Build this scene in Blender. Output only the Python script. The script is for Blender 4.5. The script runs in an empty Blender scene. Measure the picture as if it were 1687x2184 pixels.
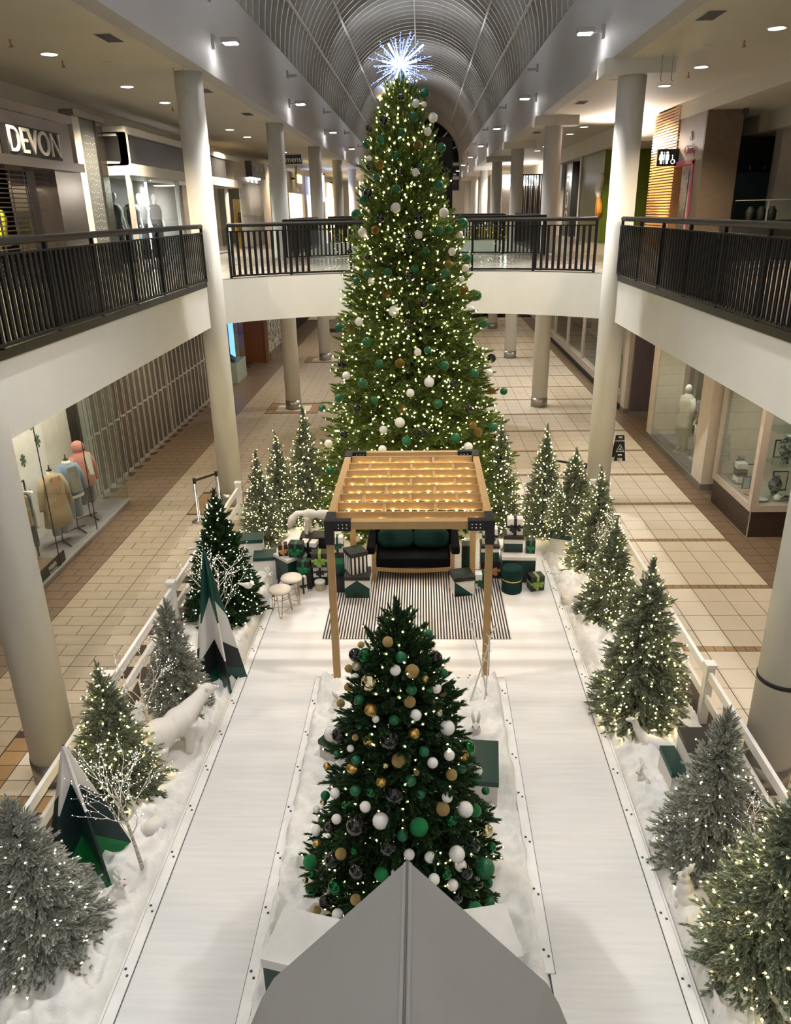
import bpy, math, random
import numpy as np
from mathutils import Vector, Matrix
PI = math.pi
scene = bpy.context.scene
COL = scene.collection

# ---------------------------------------------------------------- camera
cam_d = bpy.data.cameras.new('camera')
cam = bpy.data.objects.new('camera', cam_d); COL.objects.link(cam)
cam_d.sensor_fit = 'VERTICAL'; cam_d.sensor_height = 36.0; cam_d.lens = 26.586
cam_d.clip_end = 400; cam_d.clip_start = 0.05
YAW, PITCH, ROLL = -0.0392, 0.3793, -0.0192
fw = Vector((math.sin(YAW) * math.cos(PITCH), math.cos(YAW) * math.cos(PITCH), -math.sin(PITCH)))
rt = Vector((math.cos(YAW), -math.sin(YAW), 0)); up = rt.cross(fw)
r2 = rt * math.cos(ROLL) + up * math.sin(ROLL); u2 = up * math.cos(ROLL) - rt * math.sin(ROLL)
cam.matrix_world = Matrix(((r2.x, u2.x, -fw.x, 0), (r2.y, u2.y, -fw.y, 0), (r2.z, u2.z, -fw.z, 6.0), (0, 0, 0, 1)))
scene.camera = cam

# ---------------------------------------------------------------- world, exposure
w = bpy.data.worlds.new('night'); scene.world = w; w.use_nodes = True
w.node_tree.nodes['Background'].inputs[0].default_value = (1.0, 0.97, 0.92, 1)
w.node_tree.nodes['Background'].inputs[1].default_value = 0.42
vs = scene.view_settings
vs.view_transform = 'Standard'; vs.look = 'None'; vs.gamma = 1.0; vs.use_curve_mapping = False
vs.exposure = 0.45

# column grid of the mall
CXL, CXR = -4.24, 3.79
CY = [6.90 + 8.715 * i for i in range(8)]
ZF2, ZCEIL, ZSOF = 4.75, 8.40, 3.85
BXL, BXR, ZBT = -3.87, 3.34, 10.15

def lamp(kind, name, loc, energy, color=(1, 1, 1), target=None, **kw):
    d = bpy.data.lights.new(name, kind); d.energy = energy; d.color = color
    for k, v in kw.items(): setattr(d, k, v)
    o = bpy.data.objects.new(name, d); COL.objects.link(o); o.location = loc
    if target is not None:
        o.rotation_euler = (Vector(target) - Vector(loc)).to_track_quat('-Z', 'Y').to_euler()
    return o
WHT = (1.0, 0.98, 0.965); WARM = (1.0, 0.82, 0.58)
# floodlights under the vault: one pair at each column bay
for i, y in enumerate([-1.8] + CY[:6]):
    e = [430, 660, 1200, 760, 520, 450, 400, 330, 330][i]
    for s, x in ((-1, BXL + 0.42), (1, BXR - 0.42)):
        lamp('SPOT', 'flood_lamp', (x, y + 0.5, 8.86), e, WHT, (x - s * 4.0, y + (1.4 if i == 2 else .4), 0), spot_size=math.radians(112 if i < 3 else 92), spot_blend=0.75, shadow_soft_size=0.07)
        lamp('SPOT', 'uplight_lamp', (x - s * .15, y + .5, 9.75), 300, (0.95, 0.97, 1.0), (x - s * 4, y + .5, 13.2), spot_size=math.radians(110), spot_blend=0.7, shadow_soft_size=0.05)
# ceiling lights of the lower concourse (under the upper slabs)
for y in (7, 13, 19, 27, 36, 48):
    lamp('AREA', 'concourse_lamp', (-6.0, y, 3.80), 40, WARM, (-6.0, y, 0), size=0.5)
    lamp('AREA', 'concourse_lamp', (5.4, y, 3.80), 44, WARM, (5.4, y, 0), size=0.5)
for y in (19.5, 38, 48): lamp('AREA', 'concourse_lamp', (-0.3, y, 3.78), 60, (1, .9, .75), (-0.3, y, 0), size=0.6)
# upper concourse downlights
for y in (13.2, 17.8, 27, 36, 50):
    lamp('SPOT', 'downlight_lamp', (-5.87, y, 8.36), 800, WARM, (-5.87, y, 0), spot_size=math.radians(130), spot_blend=0.6, shadow_soft_size=0.1)
    lamp('SPOT', 'downlight_lamp', (5.24, y, 8.36), 800, WARM, (5.24, y, 0), spot_size=math.radians(130), spot_blend=0.6, shadow_soft_size=0.1)

# ---------------------------------------------------------------- materials
MATS = {}
def mat(name, col, rough=0.5, metal=0.0, col2=None, nscale=6.0, stretch=(1, 1, 1), namt=0.5, bump=0.0, bscale=40.0,
        emit=None, estr=0.0, trans=0.0, ior=1.45, alpha=1.0, spec=0.5, coat=0.0, sheen=0.0, rand=0.0, detail=4.0):
    if name in MATS: return MATS[name]
    m = bpy.data.materials.new(name); m.use_nodes = True; MATS[name] = m
    nt = m.node_tree; b = nt.nodes['Principled BSDF']; L = nt.links.new
    b.inputs['Base Color'].default_value = (*col, 1); b.inputs['Roughness'].default_value = rough
    b.inputs['Metallic'].default_value = metal; b.inputs['Specular IOR Level'].default_value = spec
    b.inputs['Coat Weight'].default_value = coat; b.inputs['Sheen Weight'].default_value = sheen
    b.inputs['Transmission Weight'].default_value = trans; b.inputs['IOR'].default_value = ior
    b.inputs['Alpha'].default_value = alpha
    if emit: b.inputs['Emission Color'].default_value = (*emit, 1); b.inputs['Emission Strength'].default_value = estr
    tc = nt.nodes.new('ShaderNodeTexCoord'); mp = nt.nodes.new('ShaderNodeMapping'); mp.inputs['Scale'].default_value = stretch
    L(tc.outputs['Object'], mp.inputs['Vector'])
    if col2 is None: col2 = tuple(c * 0.9 for c in col)
    if not emit and trans == 0:
        n = nt.nodes.new('ShaderNodeTexNoise'); n.inputs['Scale'].default_value = nscale; n.inputs['Detail'].default_value = detail
        L(mp.outputs['Vector'], n.inputs['Vector'])
        r = nt.nodes.new('ShaderNodeValToRGB'); r.color_ramp.elements[0].position = 0.5 - namt * .4; r.color_ramp.elements[1].position = 0.5 + namt * .4
        r.color_ramp.elements[0].color = (*col, 1); r.color_ramp.elements[1].color = (*col2, 1)
        L(n.outputs['Fac'], r.inputs['Fac']); out = r.outputs['Color']
        if rand:
            oi = nt.nodes.new('ShaderNodeObjectInfo'); mr = nt.nodes.new('ShaderNodeMapRange')
            mr.inputs['To Min'].default_value = 1 - rand; mr.inputs['To Max'].default_value = 1 + rand
            L(oi.outputs['Random'], mr.inputs['Value'])
            mx = nt.nodes.new('ShaderNodeMix'); mx.data_type = 'RGBA'; mx.blend_type = 'MULTIPLY'; mx.inputs['Factor'].default_value = 1
            L(out, mx.inputs['A']); L(mr.outputs['Result'], mx.inputs['B']); out = mx.outputs['Result']
        L(out, b.inputs['Base Color'])
    if bump:
        n2 = nt.nodes.new('ShaderNodeTexNoise'); n2.inputs['Scale'].default_value = bscale; n2.inputs['Detail'].default_value = 5
        L(mp.outputs['Vector'], n2.inputs['Vector'])
        bp = nt.nodes.new('ShaderNodeBump'); bp.inputs['Strength'].default_value = bump; bp.inputs['Distance'].default_value = 0.02
        L(n2.outputs['Fac'], bp.inputs['Height']); L(bp.outputs['Normal'], b.inputs['Normal'])
    return m

def glass(name, tint=(0.92, 0.97, 0.95), refl=0.5):
    """thin pane: a mostly clear film that still mirrors the hall at grazing angles"""
    if name in MATS: return MATS[name]
    m = bpy.data.materials.new(name); m.use_nodes = True; MATS[name] = m
    nt = m.node_tree; nt.nodes.remove(nt.nodes['Principled BSDF']); out = nt.nodes['Material Output']; L = nt.links.new
    t = nt.nodes.new('ShaderNodeBsdfTransparent'); t.inputs[0].default_value = (*tint, 1)
    g = nt.nodes.new('ShaderNodeBsdfGlossy'); g.inputs['Roughness'].default_value = 0.02
    f = nt.nodes.new('ShaderNodeLayerWeight'); f.inputs['Blend'].default_value = 0.5
    pw = nt.nodes.new('ShaderNodeMath'); pw.operation = 'POWER'; pw.inputs[1].default_value = 4; L(f.outputs['Facing'], pw.inputs[0])
    mu = nt.nodes.new('ShaderNodeMath'); mu.operation = 'MULTIPLY_ADD'; mu.inputs[1].default_value = refl; mu.inputs[2].default_value = 0.03; L(pw.outputs[0], mu.inputs[0])
    x = nt.nodes.new('ShaderNodeMixShader'); L(mu.outputs[0], x.inputs[0]); L(t.outputs[0], x.inputs[1]); L(g.outputs[0], x.inputs[2]); L(x.outputs[0], out.inputs[0])
    return m

# ---------------------------------------------------------------- mesh builder
class MB:
    def __init__(s): s.v = []; s.f = []; s.sm = False
    def add(s, vs, fs):
        k = len(s.v); s.v += [tuple(p) for p in vs]; s.f += [tuple(i + k for i in f) for f in fs]; return s
    def box(s, x0, x1, y0, y1, z0, z1, M=None):
        p = [(x0, y0, z0), (x1, y0, z0), (x1, y1, z0), (x0, y1, z0), (x0, y0, z1), (x1, y0, z1), (x1, y1, z1), (x0, y1, z1)]
        if M is not None: p = [M @ Vector(q) for q in p]
        return s.add(p, [(3, 2, 1, 0), (4, 5, 6, 7), (0, 1, 5, 4), (1, 2, 6, 5), (2, 3, 7, 6), (3, 0, 4, 7)])
    def cbox(s, c, sz, M=None):
        x, y, z = c; a, b, d = sz[0] / 2, sz[1] / 2, sz[2] / 2
        return s.box(x - a, x + a, y - b, y + b, z - d, z + d, M)
    def bar(s, p, q, w, h, upv=(0, 0, 1)):
        p = Vector(p); q = Vector(q); d = (q - p).normalized(); u = Vector(upv)
        if abs(d.dot(u)) > .98: u = Vector((0, 1, 0))
        r = d.cross(u).normalized(); u = r.cross(d)
        P = []
        for c in (p, q): P += [c - r * w / 2 - u * h / 2, c + r * w / 2 - u * h / 2, c + r * w / 2 + u * h / 2, c - r * w / 2 + u * h / 2]
        return s.add(P, [(0, 1, 2, 3), (7, 6, 5, 4), (0, 4, 5, 1), (1, 5, 6, 2), (2, 6, 7, 3), (3, 7, 4, 0)])
    def tube(s, pts, rad, n=6, cap=True):
        pts = [Vector(p) for p in pts]; m = len(pts)
        if not isinstance(rad, (list, tuple)): rad = [rad] * m
        k = len(s.v); pr = None
        for i, p in enumerate(pts):
            d = (pts[min(i + 1, m - 1)] - pts[max(i - 1, 0)])
            d = d.normalized() if d.length > 1e-9 else Vector((0, 0, 1))
            if pr is None:
                a = Vector((0, 0, 1)) if abs(d.z) < .9 else Vector((1, 0, 0)); r = d.cross(a).normalized()
            else: r = (pr - d * pr.dot(d)).normalized()
            pr = r; u = d.cross(r)
            for j in range(n):
                t = 2 * PI * j / n; s.v.append(tuple(p + (r * math.cos(t) + u * math.sin(t)) * rad[i]))
        for i in range(m - 1):
            for j in range(n):
                a = k + i * n + j; b = k + i * n + (j + 1) % n; s.f.append((a, b, b + n, a + n))
        if cap: s.f.append(tuple(k + j for j in range(n))[::-1]); s.f.append(tuple(k + (m - 1) * n + j for j in range(n)))
        return s
    def lathe(s, prof, n=16, c=(0, 0, 0), sx=1.0, sy=1.0):
        k = len(s.v)
        for r, z in prof:
            for j in range(n):
                t = 2 * PI * j / n; s.v.append((c[0] + r * math.cos(t) * sx, c[1] + r * math.sin(t) * sy, c[2] + z))
        for i in range(len(prof) - 1):
            for j in range(n):
                a = k + i * n + j; b = k + i * n + (j + 1) % n; s.f.append((a, b, b + n, a + n))
        if prof[0][0] > 1e-6: s.f.append(tuple(k + j for j in range(n))[::-1])
        if prof[-1][0] > 1e-6: s.f.append(tuple(k + (len(prof) - 1) * n + j for j in range(n)))
        return s
    def ball(s, c, r, n=12, m=8, sc=(1, 1, 1)):
        prof = [(math.sin(PI * i / m), -math.cos(PI * i / m)) for i in range(m + 1)]
        k = len(s.v); s.lathe([(max(a, 1e-7) * r, b * r) for a, b in prof], n, (0, 0, 0))
        for i in range(k, len(s.v)):
            x, y, z = s.v[i]; s.v[i] = (c[0] + x * sc[0], c[1] + y * sc[1], c[2] + z * sc[2])
        return s
    def prism(s, poly, vec):
        n = len(poly); a = [Vector(p) for p in poly]; v = Vector(vec)
        return s.add(a + [p + v for p in a], [tuple(range(n))[::-1], tuple(range(n, 2 * n))] + [(i, (i + 1) % n, n + (i + 1) % n, n + i) for i in range(n)])
    def mesh(s, name):
        me = bpy.data.meshes.new(name); me.from_pydata(s.v, [], s.f); me.update()
        if s.sm:
            for p in me.polygons: p.use_smooth = True
        return me
    def smooth(s): s.sm = True; return s

def link(o, parent=None, label=None, cat=None, group=None, kind=None):
    COL.objects.link(o)
    if parent is not None: o.parent = parent
    if label: o['label'] = label
    if cat: o['category'] = cat
    if group: o['group'] = group
    if kind: o['kind'] = kind
    return o
def obj(name, mb, m, parent=None, loc=(0, 0, 0), rz=0.0, label=None, cat=None, group=None, kind=None, bevel=0.0, auto=False):
    me = mb.mesh(name) if isinstance(mb, MB) else mb
    if not me.materials: me.materials.append(MATS[m] if isinstance(m, str) else m)
    o = bpy.data.objects.new(name, me); o.location = loc; o.rotation_euler = (0, 0, rz)
    link(o, parent, label, cat, group, kind)
    if bevel:
        bm = o.modifiers.new('bevel', 'BEVEL'); bm.width = bevel; bm.segments = 2; bm.limit_method = 'ANGLE'
    return o
def thing(name, label, cat, loc=(0, 0, 0), rz=0.0, group=None):
    o = bpy.data.objects.new(name, None); o.location = loc; o.rotation_euler = (0, 0, rz); o.empty_display_size = 0.1
    return link(o, None, label, cat, group)
def dup(root, loc=None, rz=None, label=None, group=None, parent=None, scale=None):
    r = root.copy(); COL.objects.link(r); r.parent = parent
    if loc is not None: r.location = loc
    if rz is not None: r.rotation_euler = (0, 0, rz)
    if label: r['label'] = label
    if group: r['group'] = group
    if scale: r.scale = scale
    for ch in root.children: dup(ch, parent=r)
    return r
def struct(name, mb, m, **k): return obj(name, mb, m, kind='structure', **k)
def text(name, s, m, loc, rot, size, parent=None, extrude=0.004, align='CENTER', **k):
    cu = bpy.data.curves.new(name, 'FONT'); cu.body = s; cu.size = size; cu.extrude = extrude; cu.align_x = align; cu.align_y = 'CENTER'
    t = bpy.data.objects.new(name, cu); COL.objects.link(t); bpy.context.view_layer.update()
    me = bpy.data.meshes.new_from_object(t.evaluated_get(bpy.context.evaluated_depsgraph_get())); bpy.data.objects.remove(t)
    o = obj(name, me, m, parent, loc, **k); o.rotation_euler = rot
    return o
scene.cycles.max_bounces = 5; scene.cycles.diffuse_bounces = 3; scene.cycles.glossy_bounces = 3; scene.cycles.adaptive_threshold = 0.03; scene.cycles.light_sampling_threshold = 0.03; scene.cycles.use_light_tree = False
scene.cycles.transparent_max_bounces = 12; scene.cycles.transmission_bounces = 4
scene.cycles.sample_clamp_indirect = 4.0; scene.cycles.caustics_reflective = False; scene.cycles.caustics_refractive = False
ZSOF = 3.88
random.seed(5); rng = np.random.default_rng(5)
mat('white_paint', (0.80, 0.78, 0.72), 0.55, col2=(0.76, 0.74, 0.69), nscale=1.5, bump=0.04, bscale=60)
mat('ceiling_paint', (0.86, 0.82, 0.70), 0.7, col2=(0.82, 0.78, 0.67), nscale=.8)
mat('bulkhead_paint', (0.66, 0.66, 0.68), 0.6, col2=(0.62, 0.62, 0.64), nscale=.6)
mat('vault_shell', (0.045, 0.045, 0.045), 0.9, spec=.1)
mat('rib_paint', (0.72, 0.71, 0.68), 0.7, spec=.2)
mat('steel_band', (0.42, 0.40, 0.37), 0.32, 0.9, nscale=3, stretch=(1, 1, 12))
mat('grout', (0.075, 0.055, 0.04), 0.9)
mat('plank_tile', (0.50, 0.42, 0.31), 0.42, col2=(0.40, 0.33, 0.245), nscale=2.6, stretch=(1, 3.5, 1), rand=0.16, namt=.8)
mat('brown_tile', (0.235, 0.165, 0.11), 0.4, col2=(0.19, 0.135, 0.09), nscale=3, stretch=(1, 2, 1), rand=0.12, namt=.8)
mat('cream_tile', (0.78, 0.69, 0.57), 0.35, col2=(0.73, 0.64, 0.53), nscale=1.5, rand=0.06)
mat('tan_tile', (0.42, 0.27, 0.13), 0.4, col2=(0.34, 0.21, 0.10), nscale=3, rand=0.2)
mat('pale_tile', (0.70, 0.63, 0.52), 0.4, rand=0.08)
mat('upper_tile', (0.36, 0.32, 0.28), 0.22, col2=(0.30, 0.265, 0.23), nscale=1.2)
mat('black_metal', (0.009, 0.0085, 0.008), 0.5, 0.0, spec=.25)
mat('dark_rail', (0.016, 0.014, 0.012), 0.42, 0.0, spec=.35)
mat('dark', (0.012, 0.012, 0.012), 0.6)
glass('pane_glass'); glass('display_glass', (0.93, 0.965, 0.945), 0.6)

# ---------------- lower floor with its tiles
floor = struct('floor', MB().box(-16, 15, -2, 75, -0.25, -0.005), 'grout')
tiles = []   # (dist, x0, x1, y0, y1, material)
def addt(x0, x1, y0, y1, m):
    if y1 < 4.2: return
    if x1 > -3.72 and x0 < 3.38 and y0 < 13.6: return          # covered by the display
    tiles.append((x0, x1, y0, y1, m))
y = 3.89; k = 0
while y < 46:
    for j in range(-1, 6):
        xa = -5.94 + .85 * j
        cut = .28 if k % 2 == 0 else .57
        if j < 0: continue
        for a, b in ((xa, xa + cut), (xa + cut, xa + .85)):
            if any(abs(y + .14 - c) < .62 and abs((a + b) / 2 - CXL) < .9 for c in CY): continue
            addt(a, b, y, y + .29, 'plank_tile')
    for j in range(-4, 0):
        xa = -5.94 + .36 * j + (.18 if k % 2 else 0)
        addt(xa, min(xa + .36, -5.94), y, y + .29, 'brown_tile')
    y += .29; k += 1
for c in CY[:4]:                                                # squares laid round the left column feet
    for a in range(6):
        for b in range(5):
            ring = a in (0, 5) or b in (0, 4)
            addt(-4.24 - .84 + a * .28, -4.24 - .84 + a * .28 + .28, c - .62 + b * .25, c - .62 + b * .25 + .25, 'tan_tile' if ring else 'pale_tile')
sy = 3.70
while sy < 48:
    near = min(CY, key=lambda c: abs(c - sy))
    x = 5.84
    while x > -0.75:
        for r in range(4): addt(max(x - .44, -.84), x, sy + .13 + r * .455, sy + .13 + r * .455 + .455, 'cream_tile')
        for r in range(3): addt(max(x - .147 * (r + 1), -.84), x - .147 * r, sy, sy + .13, 'tan_tile')
        x -= .44
    for j in range(3):
        for r in range(6): addt(5.84 + .36 * j, 5.84 + .36 * j + .36, sy + r * .325, sy + r * .325 + .325, 'brown_tile')
    sy += 1.95
tiles.sort(key=lambda t: (t[0] + t[1]) ** 2 / 4 + (t[2] + t[3]) ** 2 / 4)
cache = {}
for t in tiles[:300]:
    a, b = round(t[1] - t[0], 3), round(t[3] - t[2], 3); key = (a, b, t[4])
    if key not in cache:
        g = .006; cache[key] = MB().box(g, a - g, g, b - g, -.02, 0).mesh('tile'); cache[key].materials.append(MATS[t[4]])
    obj('tile', cache[key], t[4], floor, (t[0], t[2], 0))
for mname in ('plank_tile', 'brown_tile', 'cream_tile', 'tan_tile', 'pale_tile'):
    mb = MB()
    for t in tiles[300:]:
        if t[4] == mname: g = .006; mb.box(t[0] + g, t[1] - g, t[2] + g, t[3] - g, -.02, 0)
    if mb.v: obj('tile_field', mb, mname, floor, kind='stuff')
struct('floor_far', MB().box(-7.4, 7.0, 46, 72, -.02, 0), 'cream_tile')

# ---------------- upper slabs, bridges
def arc_pts(xa, xb, y_end, sag, n=24):
    pts = []
    for i in range(n + 1):
        t = i / n; u = 2 * t - 1
        pts.append((xa + (xb - xa) * t, y_end + sag * (1 - abs(u) ** 2.6)))
    return pts
def slab(name, poly, z0, z1, top):
    o = struct(name, MB().prism([(x, y, z0) for x, y in poly], (0, 0, z1 - z0)), 'white_paint')
    obj('floor_covering', MB().prism([(x, y, z1) for x, y in poly], (0, 0, .012)), top, o)
    return o
slab('floor_upper_left', [(-12, -2), (CXL, -2), (CXL, 72), (-12, 72)], ZSOF, ZF2, 'upper_tile')
slab('floor_upper_right', [(CXR, -2), (12, -2), (12, 72), (CXR, 72)], ZSOF, ZF2, 'upper_tile')
FRONT = arc_pts(CXL, CXR, 15.75, 1.35); BACK = arc_pts(CXL, CXR, 22.4, 1.6)
slab('floor_bridge', FRONT + BACK[::-1], ZSOF, ZF2, 'upper_tile')
FAR = arc_pts(CXL, CXR, 33.5, 1.3)
slab('floor_far_bridge', FAR + [(CXR, 72), (CXL, 72)], ZSOF, ZF2, 'upper_tile')
# upper ceilings, bulkheads, vault
struct('ceiling_upper_left', MB().box(-12, BXL - .3, -2, 72, ZCEIL, ZCEIL + .15), 'ceiling_paint')
struct('ceiling_upper_right', MB().box(BXR + .3, 12, -2, 72, ZCEIL, ZCEIL + .15), 'ceiling_paint')
struct('wall_bulkhead_left', MB().box(BXL - .3, BXL, -2, 72, ZCEIL, ZBT), 'bulkhead_paint')
struct('wall_bulkhead_right', MB().box(BXR, BXR + .3, -2, 72, ZCEIL, ZBT), 'bulkhead_paint')
VX = (BXL + BXR) / 2; VR = (BXR - BXL) / 2
def arcrib(r0, r1, th, n=30):
    mb = MB()
    for i in range(n + 1):
        t = PI * i / n
        for r in (r0, r1):
            for y in (-th / 2, th / 2): mb.v.append((VX + math.cos(t) * r, y, ZBT + math.sin(t) * r * 1.0))
    for i in range(n):
        a = i * 4; b = a + 4
        mb.f += [(a, b, b + 1, a + 1), (a + 2, a + 3, b + 3, b + 2), (a, a + 2, b + 2, b), (a + 1, b + 1, b + 3, a + 3)]
    return mb
vault = struct('ceiling_vault', arcrib(VR + .30, VR + .34, 60), 'vault_shell', loc=(0, 42, 0))
ribm = arcrib(VR - .02, VR + .14, .11, 40).mesh('rib')
y = 13.0
while y < 71:
    obj('rib', ribm, 'rib_paint', vault, (0, y - 42, 0)); y += .7262
for a in (42, 90, 138, 20, 160):
    t = math.radians(a); obj('purlin', MB().cbox((VX + math.cos(t) * (VR - .05), 42 - 42, ZBT + math.sin(t) * (VR - .05)), (.06, 58, .06)), 'rib_paint', vault)
# far end: gable wall with the fan window
end = struct('wall_end', MB().box(-12, 12, 71.5, 71.8, 0, 14.5), 'ceiling_paint')
win = struct('window_1', MB().prism([(VX + math.cos(PI * i / 24) * 3.5, 71.45, 9.6 + math.sin(PI * i / 24) * 3.6) for i in range(25)] + [(VX - 3.5, 71.45, 7.3), (VX + 3.5, 71.45, 7.3)], (0, .04, 0)), mat('night_glass', (.008, .012, .016), .1))
for i in range(1, 8):
    t = PI * i / 8; obj('mullion', MB().bar((VX + math.cos(t) * 1.1, 71.4, 9.6 + math.sin(t) * 1.1), (VX + math.cos(t) * 3.5, 71.4, 9.6 + math.sin(t) * 3.5), .1, .08, (0, 1, 0)), 'white_paint', win)
obj('mullion_arc', MB().tube([(VX + math.cos(PI * i / 16) * 1.1, 71.4, 9.6 + math.sin(PI * i / 16) * 1.1) for i in range(17)], .06), 'white_paint', win)
for z in (9.6, 8.5, 7.4): obj('transom', MB().box(VX - 3.5, VX + 3.5, 71.36, 71.44, z - .12, z + .12), 'white_paint', win)

# ---------------- columns
def column(x, y, side, i):
    near = ['nearest', 'second', 'third', 'fourth', 'fifth', 'sixth', 'seventh', 'eighth'][i]
    ztop = ZCEIL if side < 0 else 8.17
    t = thing('column', 'round white column, %s of the row on the %s side of the hall' % (near, 'left' if side < 0 else 'right'), 'column', (x, y, 0), group='round hall columns')
    obj('shaft', MB().lathe([(.25, .30), (.25, ztop)], 40).smooth(), 'white_paint', t)
    obj('steel_base', MB().lathe([(.262, 0), (.262, .30)], 40).smooth(), 'steel_band', t)
    if side > 0: obj('capital', MB().box(BXR - .12 - x, 4.45 - x, -.33, .33, 8.16, ZCEIL), 'white_paint', t)
    if side > 0 and i == 0: obj('black_strap', MB().lathe([(.256, 1.33), (.256, 1.38)], 40).smooth(), 'dark', t)
for i, y in enumerate(CY): column(CXL, y, -1, i); column(CXR, y, 1, i)

ORD = ['first', 'second', 'third', 'fourth', 'fifth', 'sixth', 'seventh', 'eighth']
# ---------------- floodlights on the bulkheads
mat('lamp_glow', (1, 1, 1), emit=(1, .98, .95), estr=30)
mat('lamp_body', (.45, .45, .45), .4, .3)
for i, y in enumerate(CY[1:]):
    for s, bx in ((-1, BXL), (1, BXR)):
        t = thing('floodlight', 'small grey floodlight on the %s bulkhead, %s counting from the front' % ('left' if s < 0 else 'right', ORD[i]), 'floodlight', (bx, y + .5, 8.95), group='floodlights along the bulkheads')
        obj('bracket', MB().box(0, -s * .06, -.05, .05, -.1, .12).bar((0, 0, 0), (-s * .22, 0, .0), .03, .03), 'lamp_body', t)
        obj('housing', MB().box(min(-s * .2, -s * .50), max(-s * .2, -s * .50), -.13, .13, -.02, .06), 'lamp_body', t, bevel=.015)
        obj('lens', MB().box(min(-s * .23, -s * .47), max(-s * .23, -s * .47), -.10, .10, -.035, -.02), 'lamp_glow', t)
        u = thing('uplight', 'small grey uplight high on the %s bulkhead, %s counting from the front' % ('left' if s < 0 else 'right', ORD[i]), 'uplight', (bx, y + .5, 9.7), group='uplights along the bulkheads')
        obj('bracket', MB().box(0, -s * .05, -.05, .05, -.1, .1), 'lamp_body', u)
        obj('housing', MB().box(min(-s * .05, -s * .3), max(-s * .05, -s * .3), -.1, .1, -.06, -.01), 'lamp_body', u)

# ---------------- railings
def railing(name, label, path, bars=True, z=ZF2 + .012, gap=None, fine=True):
    """path: list of (x, y); gap = (i0, i1) arclengths that get glass panes instead of bars"""
    t = thing(name, label, 'railing', (path[0][0], path[0][1], z)); ox, oy = path[0]
    P = [Vector((x - ox, y - oy, 0)) for x, y in path]
    S = [0]
    for a, b in zip(P, P[1:]): S.append(S[-1] + (b - a).length)
    def at(s):
        s = min(max(s, 0), S[-1] - 1e-6); i = max(j for j in range(len(S) - 1) if S[j] <= s); u = (s - S[i]) / (S[i + 1] - S[i])
        return P[i].lerp(P[i + 1], u), (P[i + 1] - P[i]).normalized()
    n = max(2, int(S[-1] / .35)); pts = [at(S[-1] * i / n)[0] for i in range(n + 1)]
    Z = Vector((0, 0, 1))
    obj('handrail', MB().tube([p + Z * 1.02 for p in pts], .042, 10).smooth(), 'dark_rail', t)
    def flat(zc, w, h):
        mb = MB()
        for a, b in zip(pts, pts[1:]): mb.bar(a + Z * zc, b + Z * zc, w, h)
        return mb
    obj('top_rail', flat(.90, .05, .022), 'black_metal', t)
    obj('bottom_rail', flat(.045, .06, .035), 'black_metal', t)
    obj('curb', flat(-.04, .03, .10), 'dark_rail', t)
    pm = MB().box(-.022, .022, -.022, .022, 0, .99).mesh('post'); bm = MB().box(-.029, .029, -.008, .008, .05, .90).mesh('baluster'); rm = MB().box(-.006, .006, -.006, .006, .05, .90).mesh('rod')
    m = max(1, round(S[-1] / 1.3))
    for i in range(m + 1):
        p, d = at(S[-1] * i / m); obj('post', pm, 'black_metal', t, p, math.atan2(d.y, d.x))
    s = .07
    while s < S[-1] - .05:
        inside = gap and gap[0] < s < gap[1]
        if not inside:
            p, d = at(s); obj('baluster', bm, 'black_metal', t, p, math.atan2(d.y, d.x))
            if fine:
                q = p + Vector((-d.y, d.x, 0)) * .05 + d * .045; obj('rod', rm, 'black_metal', t, q)
        s += .125
    if gap:
        k = max(1, round((gap[1] - gap[0]) / 1.6))
        for i in range(k):
            a, _ = at(gap[0] + (gap[1] - gap[0]) * i / k + .04); b, _ = at(gap[0] + (gap[1] - gap[0]) * (i + 1) / k - .04)
            obj('glass_pane', MB().bar(a + Z * .48, b + Z * .48, .012, .80), 'pane_glass', t)
    return t
railing('side_railing', 'long dark baluster railing edging the upper level on the left', [(CXL + .02, -1.5), (CXL + .02, 15.3)])
railing('side_railing', 'long dark baluster railing edging the upper level on the right', [(CXR - .02, -1.5), (CXR - .02, 15.3)])
L = sum(math.dist(a, b) for a, b in zip(FRONT, FRONT[1:]))
ins = [(x, y + .06) for x, y in FRONT][1:-1]
railing('bridge_railing', 'curved black railing with glass panes along the front of the bridge behind the tall tree', ins, gap=(1.75, L - 2.2), fine=False)
railing('bridge_railing', 'curved black railing along the back of the bridge behind the tall tree', [(x, y - .06) for x, y in BACK][1:-1], gap=(2.0, L - 2.3), fine=False)
railing('far_railing', 'thin black railing of the far bridge in front of the planters', [(x, y + .06) for x, y in FAR][1:-1], fine=False)
railing('far_side_railing', 'dark railing on the left of the opening behind the bridge', [(CXL + .02, 24.7), (CXL + .02, 32.7)], fine=False)
railing('far_side_railing', 'dark railing on the right of the opening behind the bridge', [(CXR - .02, 24.7), (CXR - .02, 32.7)], fine=False)
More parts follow.
